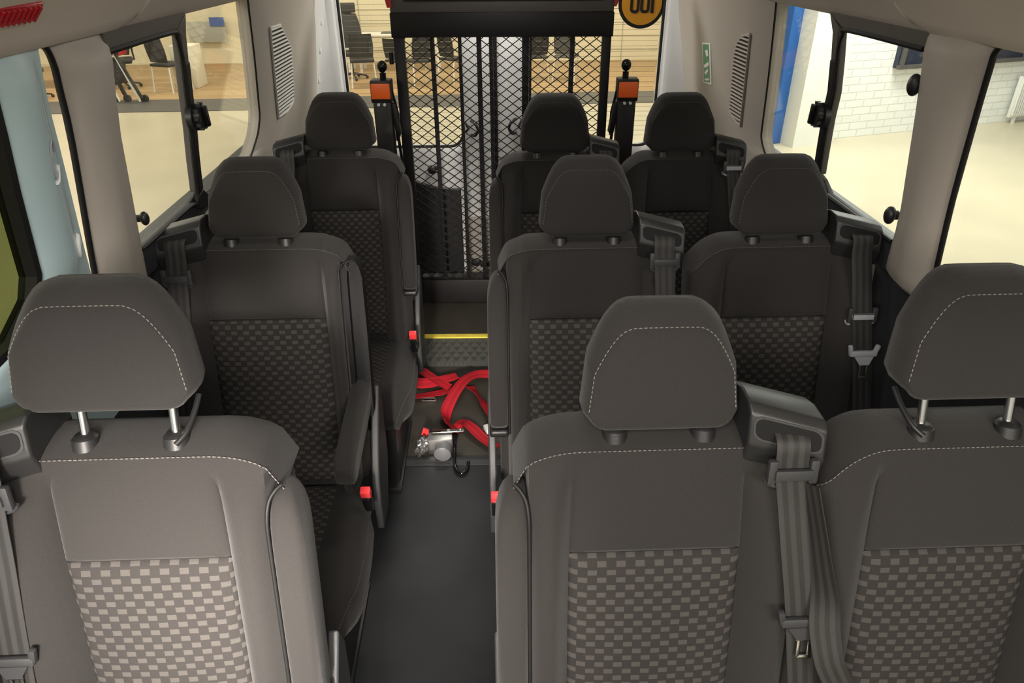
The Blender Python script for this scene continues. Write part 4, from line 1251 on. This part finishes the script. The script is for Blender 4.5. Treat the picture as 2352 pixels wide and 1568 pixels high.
planar_wall('wall_hall_right', (4.15, 9.62), (13.0, 12.48), G, 3.4, .25, BRICK)
bm = B()
Rz = Matrix.Rotation(.313, 3, 'Z')
box(bm, (3.98, 9.62, G + 2.0), (.62, .55, 4.0), Rz); struct('column', bm, WHITEC, smooth=False)
bm = B(); box(bm, (3.60, 9.62, G + 2.0), (.20, .26, 4.0), Rz, bev=.02); o = struct('column_blue', bm, BLUEC)
# dark window band high in the brick wall, and the radiator
def on_wall(s, z, d=0.0):
    p = Vector((4.15, 9.62, 0)) + Vector((8.85, 2.86, 0)).normalized() * s; n = Vector((.307, -.952, 0)) * d
    return Vector((p.x + n.x, p.y + n.y, z))
bm = B(); box(bm, on_wall(3.9, 1.02, .03), (5.6, .08, 1.56), Rz); wn = struct('window_5', bm, NAVY, smooth=False)
bm = B()
for k in range(6): box(bm, on_wall(1.15 + k * 1.1, 1.02, .09), (.05, .05, 1.56), Rz)
box(bm, on_wall(3.9, .255, .09), (5.6, .06, .05), Rz)
obj('window_frame', bm, FRAMEG, wn, smooth=False)
rd = empty('radiator', on_wall(3.95, G, .1)); tag(rd, 'white ribbed radiator at the foot of the brick wall', 'radiator')
rd.rotation_euler = (0, 0, .313)
bm = B(); box(bm, (0, 0, .38), (1.1, .05, .58), bev=.01); obj('panel', bm, RADI, rd)
bm = B()
for k in range(26): box(bm, (-.52 + k * .0416, -.035, .38), (.018, .03, .52), bev=.004)
obj('ribs', bm, GREYB if False else RADI, rd)
bm = B()
for s in (-.42, .42): box(bm, (s, .0, .05), (.03, .04, .10))
obj('foot', bm, RADI, rd)

# office furniture at the back
def stack_chair(x, y, rz, label, m=CHAIRK, s=1.0):
    t = empty('stacking_chair', (x, y, G + .010), rz); t.scale = (s, s, s); tag(t, label, 'chair', 'black stacking chairs with white legs')
    bm = B()
    rows = []
    for k in range(8):
        z = .50 + .40 * k / 7; a = .19 + .02 * math.sin(PI * k / 7)
        rows.append([Vector((q * a, .20 + .06 * k / 7 - .03 * (q * q), z)) for q in (-1, -.6, -.2, .2, .6, 1)] + [Vector((q * a, .215 + .06 * k / 7 - .03 * (q * q), z)) for q in (1, .6, .2, -.2, -.6, -1)])
    V = gridfaces(bm, rows, True); bm.faces.new(V[0]); bm.faces.new(V[-1])
    obj('backrest', bm, m, t)
    bm = B(); box(bm, (0, 0, .45), (.42, .42, .045), bev=.02, seg=3); obj('seat', bm, m, t)
    for sx_ in (-1, 1):
        for sy_ in (-1, 1):
            bm = B(); cyl(bm, (sx_ * .19, sy_ * .18, .44), (sx_ * .22, sy_ * .23, 0), .013, seg=8); obj('leg', bm, LEGW, t)
    return t
def office_chair(x, y, rz, label, s=1.0):
    t = empty('office_chair', (x, y, G + .010), rz); t.scale = (s, s, s); tag(t, label, 'chair', 'black office swivel chairs')
    bm = B(); box(bm, (0, 0, .48), (.48, .47, .08), bev=.03, seg=3); obj('seat', bm, CHAIRK, t)
    bm = B()
    rows = []
    for k in range(9):
        z = .55 + .62 * k / 8; a = .20 + .04 * math.sin(PI * (k / 8) ** .8) - .05 * (k / 8) ** 3
        rows.append([Vector((q * a, .22 + .10 * (k / 8) ** 2 - .05 * q * q, z)) for q in (-1, -.5, 0, .5, 1)] + [Vector((q * a, .25 + .10 * (k / 8) ** 2 - .05 * q * q, z)) for q in (1, .5, 0, -.5, -1)])
    V = gridfaces(bm, rows, True); bm.faces.new(V[0]); bm.faces.new(V[-1])
    obj('backrest', bm, CHAIRK, t)
    bm = B(); box(bm, (0, .32, 1.27), (.30, .07, .18), bev=.03, seg=3); box(bm, (0, .33, 1.17), (.06, .03, .14)); obj('headrest', bm, CHAIRK, t)
    for s_ in (-1, 1):
        bm = B(); box(bm, (s_ * .27, 0, .70), (.06, .28, .03), bev=.01); box(bm, (s_ * .27, .05, .58), (.03, .05, .22)); obj('armrest', bm, CHAIRK, t)
    bm = B(); cyl(bm, (0, 0, .10), (0, 0, .45), .03, seg=12)
    for k in range(5):
        a = 2 * PI * k / 5; cyl(bm, (0, 0, .11), (.28 * math.cos(a), .28 * math.sin(a), .06), .02, .014, 8)
        sphere(bm, (.28 * math.cos(a), .28 * math.sin(a), .03), .03, u=10, v=6)
    obj('base', bm, CHAIRK, t)
    return t
def desk(x, y, rz, w, label):
    t = empty('desk', (x, y, G + .010), rz); tag(t, label, 'desk', 'white office desks')
    bm = B(); box(bm, (0, 0, .735), (w, .75, .035), bev=.006); obj('desk_top', bm, DESKW, t)
    for sx_ in (-1, 1):
        for sy_ in (-1, 1):
            bm = B(); box(bm, (sx_ * (w / 2 - .05), sy_ * .32, .36), (.05, .05, .72)); obj('leg', bm, LEGW, t)
    return t
desk(-2.25, 15.75, .05, 1.7, 'white desk with a laptop behind the left chairs seen through the rear window')
office_chair(-3.10, 14.80, .1, 'black office chair with headrest in the left rear window', 1.0)
stack_chair(-2.72, 13.95, PI + .2, 'black stacking chair with white legs in front of the office chair', s=1.05)
stack_chair(-2.10, 14.35, PI - .6, 'black stacking chair half hidden behind the ramp post', s=.9)
t = empty('laptop', (-2.42, 15.65, G + .765)); tag(t, 'open dark laptop on the white desk', 'laptop')
bm = B(); box(bm, (0, 0, .008), (.34, .24, .014)); obj('keyboard', bm, SCREEN, t)
bm = B(); box(bm, (.12, .10, .13), (.05, .05, .26), Matrix.Rotation(.2, 3, 'Y')); obj('screen', bm, SCREEN, t)
t = empty('monitor', (-3.50, 15.75, G + .765)); tag(t, 'dark monitor beside the office chair headrest', 'monitor')
bm = B(); box(bm, (0, 0, .32), (.62, .04, .38), bev=.01); obj('screen', bm, SCREEN, t)
bm = B(); box(bm, (0, .02, .07), (.05, .04, .14)); box(bm, (0, 0, .006), (.22, .18, .012)); obj('stand', bm, SCREEN, t)
desk(-3.85, 15.75, .05, 1.2, 'white desk carrying the dark monitor')
stack_chair(-1.66, 14.0, PI + .5, 'black stacking chair seen through the left edge of the ramp mesh')
stack_chair(-1.05, 14.4, PI - .7, 'black stacking chair seen through the middle of the left rear pane', s=.95)
office_chair(-.55, 15.4, 2.2, 'black swivel chair behind the mesh left of the door seam', .85)
stack_chair(.55, 14.6, PI + .3, 'black stacking chair left of the bar in the right rear pane', s=.95)
stack_chair(1.15, 14.5, PI - .3, 'black stacking chair right of the bar in the right rear pane', CHAIRG)
office_chair(-7.3, 14.0, .4, 'black office chair seen through the front half of the left window', 1.0)
stack_chair(-6.20, 13.6, PI - .4, 'black stacking chair between the trolley and the cream cabinet outside', s=1.05)
desk(-8.6, 14.2, .0, 1.8, 'white desk at the far left outside the left window')
office_chair(-8.35, 12.9, 2.0, 'black office chair in the narrow gap beside the pale pillar', .95)
bm = B(); box(bm, (0, 0, .37), (.42, .45, .74), bev=.01); o = obj('filing_cabinet', bm, CREAMB); o.location = (-6.05, 14.1, G + .012); tag(o, 'cream filing cabinet outside, just left of the divider of the left window', 'cabinet')
t = empty('notice_board', (-6.70, 16.98, .02)); tag(t, 'grey notice board with a blue poster on the back wall', 'board')
bm = B(); box(bm, (0, 0, 0), (.85, .05, .42), bev=.01); obj('frame', bm, GREYB, t)  # the solid slab of the board itself
bm = B(); box(bm, (.27, -.035, .21), (.32, .02, .18)); obj('poster', bm, BLUEP, t)
t = empty('equipment_trolley', (-6.72, 12.72, G + .002)); tag(t, 'dark trolley with a red box and slanting black arm beside the left grey pillar', 'trolley')
bm = B(); box(bm, (0, 0, .86), (.42, .30, .16), Matrix.Rotation(.15, 3, 'Y'), bev=.02); obj('red_box', bm, REDT, t)
bm = B(); tube(bm, [(.10, -.18, .98), (.22, -.18, .62), (.42, -.18, .08)], .028, 8); tube(bm, [(-.15, .0, .80), (-.05, 0, .45), (.05, 0, .10)], .035, 8); box(bm, (.0, 0, .50), (.26, .22, .36), Matrix.Rotation(.2, 3, 'Y'), bev=.03); obj('arm', bm, CHAIRK, t)
bm = B(); cyl(bm, (.17, -.24, .88), (.17, -.17, .88), .085, seg=20); obj('hub', bm, CHAIRK, t)
bm = B(); cyl(bm, (.17, -.25, .88), (.17, -.23, .88), .045, seg=20); obj('hub_cap', bm, RADI, t)
for x_ in (-.10, .12, .42):
    bm = B(); cyl(bm, (x_, -.12, .06), (x_, -.06, .06), .06, seg=18); obj('wheel', bm, CHAIRK, t)
bm = B(); cyl(bm, (.12, -.16, .80), (.36, -.16, .02), .018, seg=8); obj('white_leg', bm, LEGW, t)
bm = B(); cyl(bm, (-.14, -.14, .60), (.0, -.14, .02), .018, seg=8); obj('white_leg', bm, LEGW, t)

# ------------------------------------------------------------------ light
wd = bpy.data.worlds.new('World'); SC.world = wd; wd.use_nodes = True
bg = wd.node_tree.nodes['Background']; bg.inputs['Color'].default_value = (1.0, .955, .87, 1); bg.inputs['Strength'].default_value = .5
def area(name, loc, rot, sx_, sy_, power, col):
    l = bpy.data.lights.new(name, 'AREA'); l.shape = 'RECTANGLE'; l.size = sx_; l.size_y = sy_; l.energy = power; l.color = col
    o = bpy.data.objects.new(name, l); COL.objects.link(o); o.location = loc; o.rotation_euler = rot
    return o
warm = (1.0, .90, .72); cool = (.98, 1.0, .92)
for x, y in ((-8, 13), (-4, 13.5), (0, 13.5), (3, 14)): area('hall_lamp', (x, y, 3.6), (0, 0, 0), 2.4, .6, 115, warm)
for x, y in ((-5, 5), (-6, 9), (5, 6), (5.5, 2.5), (-5, 1), (4.4, 8.2)): area('hall_lamp', (x, y, 3.6), (0, 0, 0), 2.4, .6, 260 if y == 8.2 else 100, cool if x > 0 else (1, .92, .72))
for x, y in ((-1.8, -3.4), (1.5, -3.6)): area('hall_lamp', (x, y, 3.0), (math.radians(52), 0, 0), 2.4, 1.0, 200, (1, .92, .82))
# added unseen narrow light, aimed to brighten the near left seat
dlt = (Vector((-.43, .74, .80)) - Vector((-.25, -.95, 1.50))).to_track_quat('-Z', 'Y').to_euler()
area('seat_fill_light', (-.25, -.95, 1.50), dlt, .30, .30, 9, (1, .91, .82)).data.spread = math.radians(34)
# added unseen fill lights below the roof, brightening cabin and rear doors
for x, y, p in ((-.12, .12, 9), (0, 1.35, 3.2), (-.04, 2.75, 2.6), (-.06, 3.47, 14)):
    area('cabin_fill_light', (x, y, 1.87), (0, 0, 0), .34, .12, p, (1, .95, .88))

# ------------------------------------------------------------------ camera
f, pitch, yaw, roll, H = 1600.0, .5221, .003914, -.005964, 1.7539
cy, sy = math.cos(yaw), math.sin(yaw); c, s = math.cos(pitch), math.sin(pitch)
Rv = Vector((cy, -sy, 0)); Fh = Vector((sy, cy, 0)); Fw = Fh * c - Vector((0, 0, 1)) * s; Uv = Fh * s + Vector((0, 0, 1)) * c
cr, sr = math.cos(roll), math.sin(roll)
R2 = Rv * cr + Uv * sr; U2 = Uv * cr - Rv * sr
cam = bpy.data.cameras.new('Camera'); cam.sensor_width = 36; cam.lens = f / 2352 * 36; cam.clip_start = .02; cam.clip_end = 100
co = bpy.data.objects.new('Camera', cam); COL.objects.link(co)
Mc = Matrix((R2, U2, -Fw)).transposed().to_4x4(); Mc.translation = Vector((0, 0, H)); co.matrix_world = Mc
SC.camera = co
SC.view_settings.view_transform = 'Standard'; SC.view_settings.look = 'None'; SC.view_settings.gamma = 1; SC.view_settings.use_curve_mapping = False
SC.view_settings.exposure = 0.0
